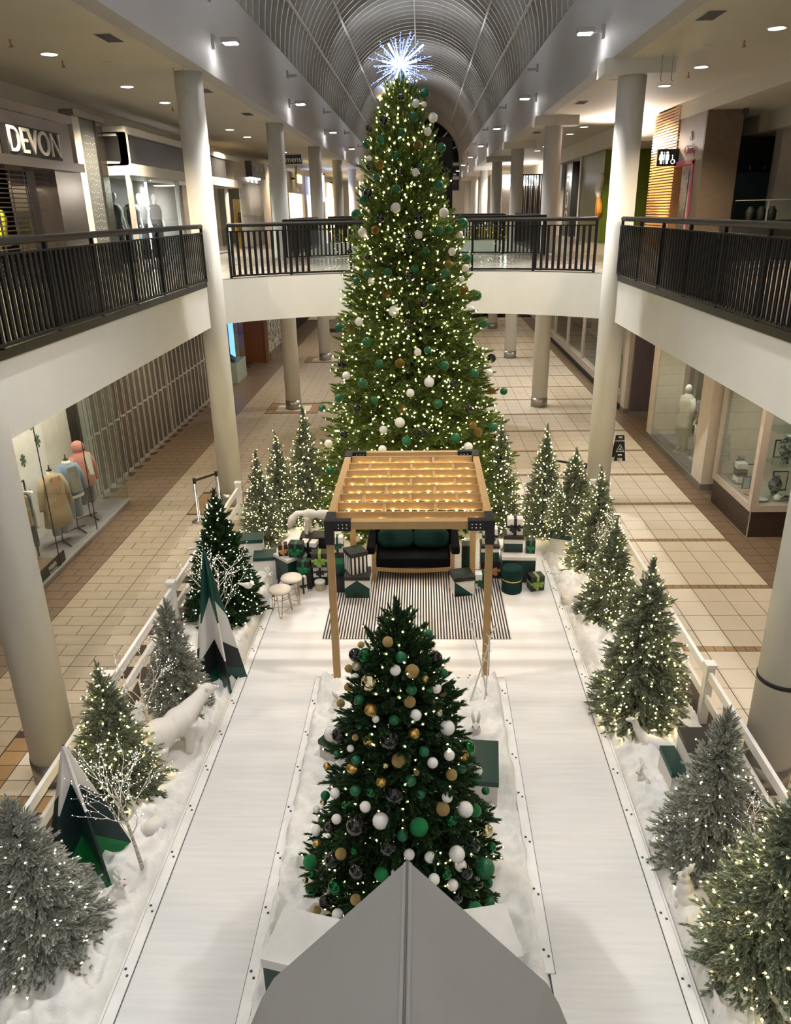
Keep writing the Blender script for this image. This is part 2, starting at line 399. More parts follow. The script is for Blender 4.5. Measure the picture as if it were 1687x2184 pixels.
# ================================================================ the winter display
ZD = 0.15
def wood_mat(name, c1, c2, rough, sx, sy, scale=5):
    return mat(name, c1, rough, col2=c2, nscale=scale, stretch=(sx, sy, 2), namt=.9, detail=8)
wood_mat('deck_white', (.78, .775, .77), (.66, .65, .645), .38, .35, 5.5, 4)
mat('trim_white', (.86, .85, .83), .35)
mat('bolt', (.10, .10, .10), .35, .8); mat('shadow_line_dark', (.10, .10, .10), .8)
mat('snow_fabric', (.88, .865, .83), .9, col2=(.80, .78, .74), nscale=8, bump=.35, bscale=55, sheen=.3)
obj('walkway_deck', MB().prism([(-2.45, 2.2, .01), (-1.425, 2.2, .01), (-1.425, 8.60, .01), (1.03, 8.60, .01), (1.03, 2.2, .01), (2.10, 2.2, .01), (2.16, 12.7, .01), (-2.45, 12.7, .01)], (0, 0, ZD - .01)), 'deck_white', None, label='pale wood-grain deck forking into two walkways around the baubled tree', cat='walkway')
def trim(label, p, q, wdt, lip):
    p = Vector((*p, 0)); q = Vector((*q, 0)); d = (q - p).normalized(); n = Vector((-d.y, d.x, 0)); Ln = (q - p).length
    t = thing('edge_trim', label, 'trim', (p.x, p.y, ZD + .001), math.atan2(d.y, d.x))
    obj('board', MB().box(0, Ln, -wdt / 2, wdt / 2, 0, .012), 'trim_white', t)
    if lip: obj('lip', MB().box(0, Ln, lip * wdt / 2 - .008, lip * wdt / 2 + .008, -.1, .03), 'trim_white', t)
    obj('painted_shadow_line', MB().box(0, Ln, -wdt / 2 - .007, -wdt / 2, 0, .004).box(0, Ln, wdt / 2, wdt / 2 + .007, 0, .004), 'shadow_line_dark', t)  # thin dark strips laid along both board edges, painting in their shadow line
    bm = MB().lathe([(.012, 0), (.012, .005), (.005, .009)], 8).mesh('bolt')
    s = .15
    while s < Ln - .1:
        obj('bolt', bm, 'bolt', t, (s, -.015, .012)); obj('bolt', bm, 'bolt', t, (s + .06, .018, .012)); s += .62
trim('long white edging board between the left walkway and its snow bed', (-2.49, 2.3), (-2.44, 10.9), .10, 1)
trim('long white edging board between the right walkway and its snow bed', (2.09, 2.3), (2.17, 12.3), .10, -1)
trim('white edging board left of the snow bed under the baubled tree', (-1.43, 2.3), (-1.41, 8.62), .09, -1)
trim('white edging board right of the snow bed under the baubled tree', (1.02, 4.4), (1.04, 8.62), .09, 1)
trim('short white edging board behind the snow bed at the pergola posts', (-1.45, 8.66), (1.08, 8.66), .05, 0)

from mathutils import noise as mnoise
def snow(name, label, x0, x1, y0, y1, step=.028, amp=.115, z0=.12, seed=0):
    nx = int((x1 - x0) / step) + 1; ny = int((y1 - y0) / step) + 1
    V = []
    for j in range(ny + 1):
        for i in range(nx + 1):
            x = x0 + (x1 - x0) * i / nx; y = y0 + (y1 - y0) * j / ny
            w1 = mnoise.noise((x * 1.1 + seed, y * 1.1, seed)); w2 = mnoise.noise((x * 1.3, y * 1.3 + seed, 7.7))
            r = 1 - abs(mnoise.noise((x * 1.9 + w1 * 1.8, y * 1.9 + w2 * 1.8, seed * 2.)))
            r2_ = 1 - abs(mnoise.noise((x * 4.3 + w2 * 2.6, y * 4.3 + w1 * 2.6, 3 + seed)))
            r3_ = 1 - abs(mnoise.noise((x * 8.5 + w1 * 3.5, y * 7.5 + w2 * 3.5, 9 + seed)))
            e = min(1, min(i, nx - i) / 3.) * min(1, min(j, ny - j) / 3.)
            V.append((x, y, z0 + (.01 + amp * (max(0, r - .5) * 1.5) + amp * .85 * r2_ ** 4 + amp * .40 * r3_ ** 4 + .06 * w1) * e - .02 * (1 - e)))
    F = [(j * (nx + 1) + i, j * (nx + 1) + i + 1, (j + 1) * (nx + 1) + i + 1, (j + 1) * (nx + 1) + i) for j in range(ny) for i in range(nx)]
    mb = MB().smooth(); mb.v = V; mb.f = F
    return obj(name, mb, 'snow_fabric', label=label, cat='snow blanket')
snow('snow_blanket', 'crumpled white snow fabric along the left walkway', -3.72, -2.50, 2.2, 12.6, seed=1)
snow('snow_blanket', 'crumpled white snow fabric along the right walkway', 2.17, 3.36, 2.2, 12.6, seed=2)
snow('snow_blanket', 'crumpled white snow fabric around the baubled tree', -1.42, 1.025, 2.3, 8.62, seed=3, amp=.12, z0=.12)
snow('snow_blanket', 'crumpled white snow fabric under the tall tree', -3.7, 3.35, 12.72, 15.6, step=.08, seed=4, z0=.05)

# ---------------- white rail fences
def fence(label, x, ys, y1):
    t = thing('rail_fence', label, 'fence', (x, ys[0], 0)); o = ys[0]
    for y in ys:
        p = obj('post', MB().box(-.05, .05, -.05, .05, 0, .82), 'trim_white', t, (0, y - o, 0)); obj('cap', MB().box(-.065, .065, -.065, .065, .82, .86), 'trim_white', p)
    for z in (.70, .38):
        for a, b in zip(ys, ys[1:]): obj('rail', MB().box(-.022, .022, a - o + .05, b - o - .05, z - .055, z + .055), 'trim_white', t)
fence('white rail fence between the plank floor and the left trees', -3.82, [3.0, 5.3, 7.67, 10.11, 12.6, 14.6], 14)
fence('white rail fence between the square tiles and the right trees', 3.46, [3.2, 5.5, 7.92, 10.4, 12.7, 14.6], 14)

# ---------------- tree foliage
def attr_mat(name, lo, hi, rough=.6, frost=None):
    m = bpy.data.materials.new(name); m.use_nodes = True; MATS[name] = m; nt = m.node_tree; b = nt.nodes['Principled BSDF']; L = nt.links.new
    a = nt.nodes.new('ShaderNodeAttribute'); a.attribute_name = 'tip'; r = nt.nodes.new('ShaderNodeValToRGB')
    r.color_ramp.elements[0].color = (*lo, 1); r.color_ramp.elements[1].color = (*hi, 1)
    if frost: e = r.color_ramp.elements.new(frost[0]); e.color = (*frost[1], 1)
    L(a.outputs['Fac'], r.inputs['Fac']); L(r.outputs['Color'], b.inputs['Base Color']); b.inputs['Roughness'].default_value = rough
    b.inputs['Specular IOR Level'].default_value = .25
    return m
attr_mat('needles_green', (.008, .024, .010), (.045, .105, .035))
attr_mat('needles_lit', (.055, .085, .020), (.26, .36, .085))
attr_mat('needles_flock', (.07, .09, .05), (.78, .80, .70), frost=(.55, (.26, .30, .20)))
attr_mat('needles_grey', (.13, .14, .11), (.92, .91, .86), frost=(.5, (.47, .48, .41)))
mat('bulb_warm', (1, .9, .7), emit=(1.0, .76, .34), estr=30)
mat('bulb_white', (1, 1, .95), emit=(1.0, .90, .70), estr=26)
mat('bark', (.05, .03, .018), .9, bump=.4)

def foliage(h, prof, n_br, per, L, needles, seed, z_lo=.02, lean=0., nl=.34, nw=.06, ang=48, droop=.1, spread=.55, density=1.0, tipup=.15, thick=1.0):
    r = np.random.default_rng(seed)
    pz = np.array([p[0] for p in prof]); pr = np.array([p[1] for p in prof])
    # branches: more where the cone is wide
    zz = np.linspace(z_lo, h * .985, 400); wgt = np.interp(zz, pz, pr) + .08 * pr.max(); cdf = np.cumsum(wgt); cdf /= cdf[-1]
    bz = np.interp((np.arange(n_br) + r.random(n_br) * .8) / n_br, cdf, zz); bphi = (np.arange(n_br) * 2.39996 + r.random(n_br) * .7)
    bl = np.interp(bz, pz, pr) * r.uniform(.80, 1.10, n_br)
    P = []; D = []; S = []
    for i in range(n_br):
        c, s = math.cos(bphi[i]), math.sin(bphi[i]); o = np.array([c, s, 0.]); lat = np.array([-s, c, 0.])
        up_ = np.array([0, 0, 1.]); top = bz[i] / h
        k = max(3, int(per * (.45 + .55 * bl[i] / pr.max())))
        for j in range(k):
            u = 1 - (j / k) ** 1.25 * .72; side = (-1) ** j * r.uniform(.3, 1.) * (1 if j else 0)
            rise = (tipup + .8 * top ** 3) * u - droop * u * u
            p = o * bl[i] * u + lat * side * spread * bl[i] * (1 - u) * .9 + up_ * (bz[i] + rise * bl[i] + r.normal() * .02 * L / .1)
            d = o * 1.0 + lat * side * .75 + up_ * (r.normal() * .28 + tipup + 1.6 * top ** 4)
            P.append(p - d / np.linalg.norm(d) * L * .8); D.append(d / np.linalg.norm(d)); S.append(L * r.uniform(.75, 1.2) * (.62 + .38 * min(1, bl[i] / (.35 * pr.max()))))
    for j in range(6): P.append(np.array([0, 0, h - L * (.4 + .5 * j * .5)])); D.append(np.array([r.normal() * .15, r.normal() * .15, 1.])); S.append(L * 1.1)
    P = np.array(P); D = np.array(D); S = np.array(S); N = len(P)
    D /= np.linalg.norm(D, axis=1)[:, None]
    A = np.where(np.abs(D[:, 2:3]) < .9, np.array([[0, 0, 1.]]), np.array([[1., 0, 0]])); X = np.cross(D, A); X /= np.linalg.norm(X, axis=1)[:, None]; Y = np.cross(D, X)
    K = needles; t = np.linspace(.06, 1, K); ph = np.arange(K) * 2.4
    vs = np.zeros((N, K, 3, 3)); tip = np.zeros((N, K, 3))
    for k in range(K):
        a = math.radians(ang * (1.1 - .75 * t[k])); ln = nl * (1.05 - .25 * t[k]); phi = ph[k] + r.random(N) * 2
        rad = X * np.cos(phi)[:, None] + Y * np.sin(phi)[:, None]; tan = -X * np.sin(phi)[:, None] + Y * np.cos(phi)[:, None]
        b = P + D * (S * t[k])[:, None]
        vs[:, k, 0] = b - tan * (S * nw)[:, None]; vs[:, k, 1] = b + tan * (S * nw)[:, None]
        vs[:, k, 2] = b + (D * math.cos(a) + rad * math.sin(a)) * (S * ln)[:, None]
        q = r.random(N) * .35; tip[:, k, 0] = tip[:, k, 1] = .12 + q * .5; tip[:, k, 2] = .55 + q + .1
    vs[..., 0] += lean * vs[..., 2]
    V = vs.reshape(-1, 3); n = len(V) // 3
    me = bpy.data.meshes.new('foliage'); me.vertices.add(len(V)); me.vertices.foreach_set('co', V.astype(np.float32).ravel())
    me.loops.add(len(V)); me.loops.foreach_set('vertex_index', np.arange(len(V), dtype=np.int32))
    me.polygons.add(n); me.polygons.foreach_set('loop_start', np.arange(0, len(V), 3, dtype=np.int32))
    try: me.polygons.foreach_set('loop_total', np.full(n, 3, dtype=np.int32))
    except Exception: pass
    at = me.attributes.new('tip', 'FLOAT', 'POINT'); at.data.foreach_set('value', np.clip(tip.reshape(-1), 0, 1).astype(np.float32))
    me.update(calc_edges=True)
    tips = P + D * S[:, None]; tips[:, 0] += lean * tips[:, 2]
    return me, tips
def bulbs(tips, n, rad, seed, axis=(0, 0)):
    r = np.random.default_rng(seed); q = tips[r.choice(len(tips), min(n, len(tips)), replace=False)]
    o = np.array([[1, 0, 0], [-1, 0, 0], [0, 1, 0], [0, -1, 0], [0, 0, 1], [0, 0, -1.]]) * rad
    f = np.array([[0, 2, 4], [2, 1, 4], [1, 3, 4], [3, 0, 4], [2, 0, 5], [1, 2, 5], [3, 1, 5], [0, 3, 5]])
    out = q.copy(); rr = np.hypot(out[:, 0], out[:, 1])[:, None]; out[:, :2] += out[:, :2] / np.maximum(rr, .01) * rad * 1.2
    V = (out[:, None] + o[None]).reshape(-1, 3); F = (np.arange(len(q))[:, None, None] * 6 + f[None]).reshape(-1, 3)
    me = bpy.data.meshes.new('string_lights'); me.from_pydata(V.tolist(), [], F.tolist()); me.update(); return me
TREE = {}
def tree_kind(key, h, prof, n_br, per, L, needles, nm, nb, brad, bm, seed, **k):
    fo, tips = foliage(h, prof, n_br, per, L, needles, seed, **k); fo.materials.append(MATS[nm])
    li = bulbs(tips, nb, brad, seed + 1); li.materials.append(MATS[bm])
    tr = MB().tube([(0, 0, 0), (0, 0, h * .5), (k.get('lean', 0) * h * .9, 0, h * .9)], [h * .018, h * .012, h * .003], 8).mesh('trunk'); tr.materials.append(MATS['bark'])
    TREE[key] = (fo, li, tr)
def tree(key, label, loc, rz=0., sc=1., group=None, name='christmas_tree', scz=None):
    t = thing(name, label, 'christmas tree', loc, rz, group); t.scale = (sc, sc, scz or sc)
    fo, li, tr = TREE[key]
    obj('foliage', fo, None, t, kind='stuff'); obj('string_lights', li, None, t, kind='stuff'); obj('trunk', tr, None, t)
    return t
TP = [(0, 1.75), (.4, 1.95), (1.0, 1.9), (1.7, 1.74), (3.0, 1.44), (4.8, 1.05), (6.2, .71), (7.1, .49), (7.7, .31), (8.05, .05)]
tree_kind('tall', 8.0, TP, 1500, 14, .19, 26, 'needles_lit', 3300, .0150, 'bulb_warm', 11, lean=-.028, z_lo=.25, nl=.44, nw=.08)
FP = [(0, .73), (.25, .85), (.5, .83), (.9, .75), (1.5, .61), (2.1, .47), (2.7, .235), (2.95, .11), (3.1, .02)]
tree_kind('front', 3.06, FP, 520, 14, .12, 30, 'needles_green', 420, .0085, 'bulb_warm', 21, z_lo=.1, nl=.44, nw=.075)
tree_kind('garland', 2.1, [(0, .52), (.2, .64), (1., .40), (1.8, .14), (2.1, .02)], 330, 13, .10, 28, 'needles_green', 300, .0105, 'bulb_white', 31, z_lo=.05, nl=.5, nw=.09)
FL = [(0, .46), (.15, .56), (.5, .48), (1., .28), (1.4, .15), (1.7, .02)]
tree_kind('flock', 1.7, FL, 330, 12, .10, 28, 'needles_flock', 330, .0100, 'bulb_warm', 41, nl=.36, nw=.075, tipup=.05)
tree_kind('slim', 2.0, [(0, .40), (.2, .48), (.8, .36), (1.4, .19), (2.0, .02)], 330, 11, .10, 28, 'needles_flock', 420, .0095, 'bulb_warm', 51, nl=.38, nw=.075, tipup=.05)
tree_kind('grey', 1.65, FL, 380, 13, .085, 30, 'needles_grey', 150, .0075, 'bulb_white', 61, nl=.40, nw=.075, tipup=.10)
tree_kind('lush', 2.1, [(0, .42), (.15, .56), (.6, .53), (1.1, .36), (1.6, .20), (2.1, .02)], 360, 13, .12, 30, 'needles_flock', 420, .0100, 'bulb_warm', 71, nl=.34, nw=.07, tipup=.02)
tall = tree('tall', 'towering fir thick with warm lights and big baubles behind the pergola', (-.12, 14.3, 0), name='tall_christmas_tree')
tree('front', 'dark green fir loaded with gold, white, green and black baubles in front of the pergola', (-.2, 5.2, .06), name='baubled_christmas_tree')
SG = 'small flocked trees along the walkways'
tree('grey', 'grey frosted tree with few lights in the bottom left corner', (-3.26, 4.55, .12), .4, 1.0, SG)
tree('flock', 'frosted tree with warm lights behind the white-tipped panel tree on the left', (-3.30, 6.42, .12), 1.1, .97, SG)
tree('grey', 'grey frosted tree beside the thin birch and the polar bear', (-3.07, 7.85, .12), 2.2, .80, SG, scz=.98)
tree('garland', 'plain dark green tree with cold white lights near the two stools', (-3.06, 10.29, .12), .3, 1.0, SG)
tree('slim', 'frosted slim tree behind the green-lidded boxes on the left', (-3.05, 13.1, .10), .9, .92, SG)
tree('slim', 'densely lit slim tree squeezed between two others left of the tall tree', (-2.80, 13.8, .10), 2.9, 1.0, SG)
tree('slim', 'densely lit broad tree touching the left side of the tall tree above the fox', (-2.30, 14.1, .10), 4.0, 1.2, SG)
tree('slim', 'densely lit tree touching the right side of the tall tree behind the pergola', (1.47, 13.7, .10), 5.0, 1.0, SG, scz=1.14)
tree('slim', 'densely lit tree behind the right pile of gifts', (2.27, 13.4, .10), 1.5, 1.02, SG, scz=1.1)
tree('flock', 'small frosted tree standing in the green-rimmed planter box', (2.66, 12.62, .60), 3.3, .88, SG)
tree('slim', 'lit frosted tree behind the curled-up white bear on the right', (2.92, 11.8, .12), 2.4, 1.12, SG, scz=.95)
tree('flock', 'lit frosted tree between the curled-up bear and the tallest right tree', (2.80, 10.2, .12), 5.2, .90, SG, scz=.98)
tree('lush', 'tallest frosted tree beside the right walkway, branches overhanging its edge', (2.60, 7.8, .12), .2, 1.03, SG)
tree('grey', 'grey frosted tree with few lights in front of the black-topped box on the right', (2.66, 5.57, .12), 3.6, .92, SG, scz=1.07)
tree('lush', 'large lit frosted tree cut off by the right edge of the picture', (2.80, 4.42, .12), 2.6, 1.1, SG, scz=1.0)

# ---------------- baubles
mat('ball_w', (.85, .82, .78), .12, coat=.6)
mat('ball_G', (.008, .11, .042), .32); mat('ball_S', (.02, .16, .05), .08, .9); mat('ball_E', (.012, .24, .07), .35, .4, bump=.5, bscale=400)
mat('ball_B', (.006, .005, .006), .07, coat=.7); mat('ball_g', (.62, .40, .12), .28, .95); mat('ball_k', (.52, .37, .15), .5, .7, bump=.6, bscale=400)
mat('ball_s', (.90, .80, .52), .05, 1.0); mat('ball_p', (.72, .63, .45), .2, .5); mat('ball_f', (.60, .38, .08), .35, .8, col2=(.03, .02, .01), nscale=22, bump=1., bscale=60)
FRONT_BALLS =[(-0.26,5.07,2.93,0.043,'k'),(-0.03,5.25,2.81,0.039,'s'),(-0.02,5.25,2.85,0.036,'G'),(-0.44,5.22,2.77,0.028,'k'),(-0.49,5.23,2.67,0.056,'B'),(-0.40,5.10,2.77,0.060,'S'),(-0.19,5.03,2.82,0.045,'G'),(0.03,5.25,2.62,0.063,'B'),(0.01,5.25,2.63,0.033,'S'),(-0.55,5.23,2.54,0.034,'k'),(-0.48,5.21,2.58,0.042,'p'),(-0.22,4.99,2.73,0.044,'w'),(-0.12,5.01,2.70,0.056,'k'),(-0.04,5.04,2.60,0.032,'g'),(-0.49,5.14,2.53,0.033,'w'),(-0.38,5.00,2.60,0.073,'s'),(0.10,5.27,2.47,0.037,'G'),(-0.56,5.24,2.35,0.038,'k'),(-0.12,4.97,2.56,0.043,'G'),(0.04,5.09,2.47,0.044,'w'),(-0.01,5.03,2.50,0.027,'G'),(-0.46,5.02,2.42,0.041,'G'),(-0.13,4.93,2.48,0.047,'k'),(0.09,5.15,2.37,0.031,'k'),(-0.63,5.23,2.20,0.036,'k'),(-0.38,4.93,2.40,0.053,'g'),(-0.35,4.90,2.34,0.030,'w'),(-0.09,4.91,2.37,0.046,'w'),(0.06,5.02,2.30,0.036,'s'),(-0.23,4.88,2.35,0.043,'G'),(-0.46,4.93,2.24,0.027,'S'),(0.13,5.04,2.13,0.063,'w'),(-0.72,5.23,1.89,0.066,'w'),(-0.63,5.08,2.01,0.071,'B'),(-0.26,4.84,2.20,0.083,'B'),(-0.10,4.87,2.23,0.046,'g'),(-0.40,4.86,2.16,0.046,'g'),(-0.50,4.93,2.13,0.027,'k'),(0.06,4.94,2.14,0.030,'B'),(-0.54,4.93,2.02,0.030,'w'),(-0.03,4.84,2.08,0.041,'G'),(0.31,5.29,1.70,0.067,'S'),(-0.66,5.05,1.85,0.028,'G'),(-0.50,4.87,1.96,0.039,'G'),(-0.20,4.79,2.04,0.057,'k'),(0.03,4.85,1.96,0.044,'w'),(0.15,4.96,1.93,0.045,'w'),(0.26,5.12,1.78,0.052,'g'),(-0.53,4.87,1.88,0.047,'g'),(-0.78,5.24,1.54,0.033,'g'),(-0.29,4.78,2.00,0.027,'s'),(-0.08,4.78,1.93,0.024,'k'),(0.17,4.91,1.78,0.046,'k'),(0.25,5.03,1.72,0.037,'G'),(0.40,5.30,1.45,0.048,'w'),(-0.32,4.75,1.86,0.043,'g'),(-0.12,4.76,1.87,0.046,'G'),(-0.51,4.80,1.72,0.044,'G'),(-0.39,4.75,1.76,0.041,'S'),(-0.68,4.92,1.57,0.043,'w'),(-0.78,5.06,1.40,0.041,'G'),(-0.23,4.72,1.77,0.075,'B'),(-0.05,4.74,1.75,0.035,'G'),(0.14,4.82,1.64,0.044,'w'),(0.34,5.12,1.49,0.041,'G'),(0.48,5.31,1.22,0.037,'G'),(-0.59,4.81,1.56,0.034,'S'),(-0.80,5.06,1.33,0.032,'s'),(-0.44,4.73,1.63,0.045,'w'),(0.11,4.77,1.57,0.055,'k'),(0.28,4.91,1.42,0.068,'w'),(0.37,5.02,1.29,0.052,'E'),(-0.67,4.83,1.39,0.042,'w'),(-0.90,5.25,1.05,0.031,'w'),(-0.33,4.67,1.55,0.066,'w'),(0.17,4.78,1.44,0.053,'S'),(-0.06,4.67,1.49,0.074,'E'),(-0.51,4.71,1.45,0.083,'B'),(-0.73,4.86,1.27,0.043,'B'),(-0.87,5.03,1.04,0.045,'w'),(-0.18,4.63,1.44,0.044,'G'),(0.47,5.08,1.01,0.063,'s'),(-0.28,4.60,1.35,0.066,'B'),(0.34,4.84,1.11,0.069,'B'),(-0.86,4.95,0.98,0.038,'g'),(-0.64,4.71,1.15,0.048,'k'),(-0.53,4.66,1.24,0.033,'S'),(-0.13,4.59,1.29,0.045,'w'),(0.02,4.62,1.23,0.046,'w'),(0.22,4.72,1.15,0.067,'w'),(0.52,5.08,0.82,0.042,'S'),(-0.71,4.74,1.04,0.071,'B'),(-0.94,4.99,0.73,0.063,'E'),(0.45,4.87,0.82,0.088,'G'),(-0.51,4.61,1.09,0.070,'B'),(-0.33,4.56,1.11,0.058,'E'),(-0.23,4.55,1.14,0.036,'w'),(0.25,4.70,1.05,0.051,'w'),(0.14,4.63,1.04,0.045,'S'),(-0.91,4.89,0.70,0.039,'S'),(-1.00,5.01,0.49,0.031,'s'),(0.05,4.57,1.05,0.047,'w'),(0.19,4.62,0.93,0.048,'w'),(-0.69,4.65,0.86,0.065,'S'),(0.29,4.71,0.96,0.060,'B'),(-0.93,4.86,0.57,0.048,'S'),(0.48,4.85,0.68,0.044,'G'),(-0.53,4.55,0.84,0.045,'k'),(0.23,4.60,0.81,0.042,'B'),(-0.79,4.68,0.64,0.052,'B'),(0.50,4.79,0.53,0.041,'G'),(0.37,4.66,0.62,0.057,'E'),(-0.87,4.73,0.48,0.038,'k'),(-0.68,4.58,0.63,0.049,'w')]
TALL_BALLS =[(-0.58,14.27,7.83,0.102,'w'),(-0.05,14.28,7.80,0.083,'G'),(-0.33,14.00,7.70,0.058,'B'),(-0.15,14.05,7.62,0.066,'w'),(-0.05,14.15,7.62,0.044,'w'),(0.09,14.29,7.44,0.079,'w'),(-0.18,13.95,7.41,0.080,'G'),(-0.55,13.98,7.38,0.077,'B'),(-0.77,14.26,7.29,0.060,'B'),(-0.32,13.85,7.18,0.062,'G'),(0.02,14.02,7.20,0.066,'w'),(-0.82,14.27,7.06,0.076,'G'),(-0.60,13.91,7.09,0.077,'G'),(-0.10,13.84,6.99,0.077,'f'),(0.23,14.28,6.98,0.076,'G'),(-0.40,13.77,6.84,0.066,'G'),(-0.78,14.02,6.82,0.045,'w'),(-0.79,13.99,6.70,0.056,'B'),(-0.63,13.83,6.71,0.074,'f'),(0.29,14.26,6.62,0.061,'B'),(-0.13,13.73,6.58,0.066,'w'),(-0.35,13.69,6.57,0.059,'B'),(-0.68,13.80,6.52,0.063,'G'),(-0.06,13.77,6.67,0.048,'G'),(0.20,13.87,6.38,0.082,'G'),(-0.40,13.65,6.33,0.074,'G'),(-0.82,13.86,6.28,0.079,'B'),(-0.89,13.93,6.18,0.076,'G'),(-0.41,13.57,6.04,0.085,'w'),(-1.03,14.13,5.95,0.089,'G'),(0.29,13.82,5.95,0.083,'w'),(-0.64,13.61,5.88,0.075,'B'),(-0.08,13.56,5.88,0.074,'B'),(0.61,14.27,5.77,0.094,'G'),(0.37,13.80,5.69,0.065,'G'),(-0.92,13.78,5.66,0.080,'w'),(-0.72,13.62,5.70,0.068,'f'),(0.21,13.64,5.68,0.083,'G'),(-0.08,13.49,5.62,0.071,'w'),(-0.25,13.46,5.58,0.078,'B'),(0.55,14.15,5.59,0.066,'w'),(0.03,13.45,5.36,0.060,'G'),(0.43,13.73,5.33,0.069,'w'),(-0.85,13.59,5.28,0.061,'B'),(0.69,14.27,5.19,0.087,'G'),(0.37,13.60,5.14,0.068,'f'),(-1.18,14.24,5.34,0.052,'B'),(0.66,13.99,5.04,0.067,'w'),(-0.14,13.35,5.08,0.071,'G'),(-0.54,13.37,5.04,0.068,'G'),(-0.86,13.53,5.01,0.080,'G'),(0.33,13.52,5.00,0.076,'G'),(-0.21,13.32,4.97,0.071,'B'),(-1.04,13.66,4.88,0.066,'G'),(-0.80,13.46,4.89,0.061,'w'),(0.60,13.77,4.88,0.046,'w'),(0.11,13.33,4.78,0.068,'G'),(-0.58,13.30,4.71,0.072,'f'),(0.64,13.75,4.70,0.074,'f'),(0.88,14.26,4.54,0.093,'G'),(-0.46,13.22,4.42,0.088,'w'),(-1.02,13.45,4.22,0.074,'w'),(0.77,13.80,4.34,0.075,'w'),(0.88,14.26,4.54,0.085,'G'),(-1.40,14.03,4.04,0.086,'G'),(-1.16,13.56,4.06,0.066,'f'),(-0.00,13.25,4.54,0.072,'B'),(1.01,14.25,4.04,0.086,'G'),(-0.24,13.15,4.21,0.072,'B'),(-0.90,13.28,3.90,0.081,'G'),(-1.36,13.64,3.45,0.076,'B'),(-0.70,13.10,3.56,0.073,'G'),(-0.37,13.02,3.58,0.081,'f'),(0.33,13.12,3.51,0.081,'G'),(-0.09,13.06,3.76,0.064,'w'),(0.07,13.09,3.78,0.064,'G'),(-1.27,13.45,3.28,0.076,'w'),(0.83,13.44,3.30,0.083,'G'),(1.18,14.25,3.40,0.088,'B'),(0.09,12.97,3.26,0.089,'w'),(-0.98,13.16,3.21,0.082,'G'),(-1.42,13.51,2.86,0.077,'G'),(-0.21,12.90,3.09,0.073,'w'),(0.23,12.93,2.89,0.081,'G'),(-0.34,12.85,2.82,0.073,'f'),(0.48,13.12,3.20,0.074,'B'),(1.11,13.92,3.20,0.078,'w'),(1.16,13.81,2.90,0.069,'f'),(1.43,14.23,2.78,0.071,'G'),(-1.81,14.17,2.50,0.072,'G'),(-0.38,12.80,2.60,0.090,'w'),(-0.65,12.84,2.46,0.074,'w'),(-0.01,12.76,2.42,0.082,'B'),(1.19,13.52,2.29,0.086,'G'),(0.52,12.89,2.29,0.083,'G'),(-0.27,12.73,2.29,0.090,'G'),(-1.33,13.20,2.27,0.085,'B'),(-1.66,13.58,1.98,0.079,'w'),(0.74,13.15,2.73,0.075,'B'),(-0.67,12.76,2.13,0.074,'w'),(0.74,12.96,2.10,0.083,'w'),(-0.93,12.80,1.86,0.075,'G'),(-1.63,13.33,1.55,0.079,'G'),(0.82,13.13,2.44,0.067,'f'),(0.91,13.17,2.31,0.076,'f'),(-1.09,13.13,2.76,0.075,'B'),(-0.79,12.99,2.95,0.066,'G')]
BN = {'w': 'glossy white', 'G': 'dark green', 'S': 'mirror green', 'E': 'emerald glitter', 'B': 'glossy black', 'g': 'satin gold', 'k': 'gold glitter', 's': 'mirrored pale gold', 'p': 'pearl champagne', 'f': 'gold filigree'}
bm_ = {}
for k in BN:
    bm_[k] = MB().ball((0, 0, 0), 1, 20, 14).smooth().mesh('bauble'); bm_[k].materials.append(MATS['ball_' + k])
for lst, where, grp in ((FRONT_BALLS, 'on the dark green tree in front of the pergola', 'baubles on the front tree'), (TALL_BALLS, 'on the tall lit tree behind the pergola', 'baubles on the tall tree')):
    ax = (-.2, 5.2, -.01, .062) if where[7] == 'd' else (-.12, 14.3, -.028, .11)
    for x, y, z, r, k in lst:
        dx, dy = x - ax[0] - ax[2] * z, y - ax[1]; dl = math.hypot(dx, dy) or 1; x += dx / dl * ax[3]; y += dy / dl * ax[3]
        front_ = where[7] == 'd'; big = 'large ' if r > (.055 if front_ else .088) else 'small '
        u = z / (3.06 if front_ else 8.0); zone = 'at the foot of' if u < .25 else 'low on' if u < .45 else 'halfway up' if u < .62 else 'high on' if u < .82 else 'near the top of'
        q = dx / (1.0 * (1.05 - u) * (.85 if front_ else 1.9)); side = 'left side, ' if q < -.4 else 'right side, ' if q > .4 else 'centre, '
        lab = big + BN[k] + ' bauble, ' + side + zone + (' the dark green front tree' if front_ else ' the tall lit tree')
        o = obj('bauble', bm_[k], None, None, (x, y, z), label=lab, cat='bauble', group=grp + ', ' + lab[:-len(' the tall lit tree')]); o.scale = (r, r, r)

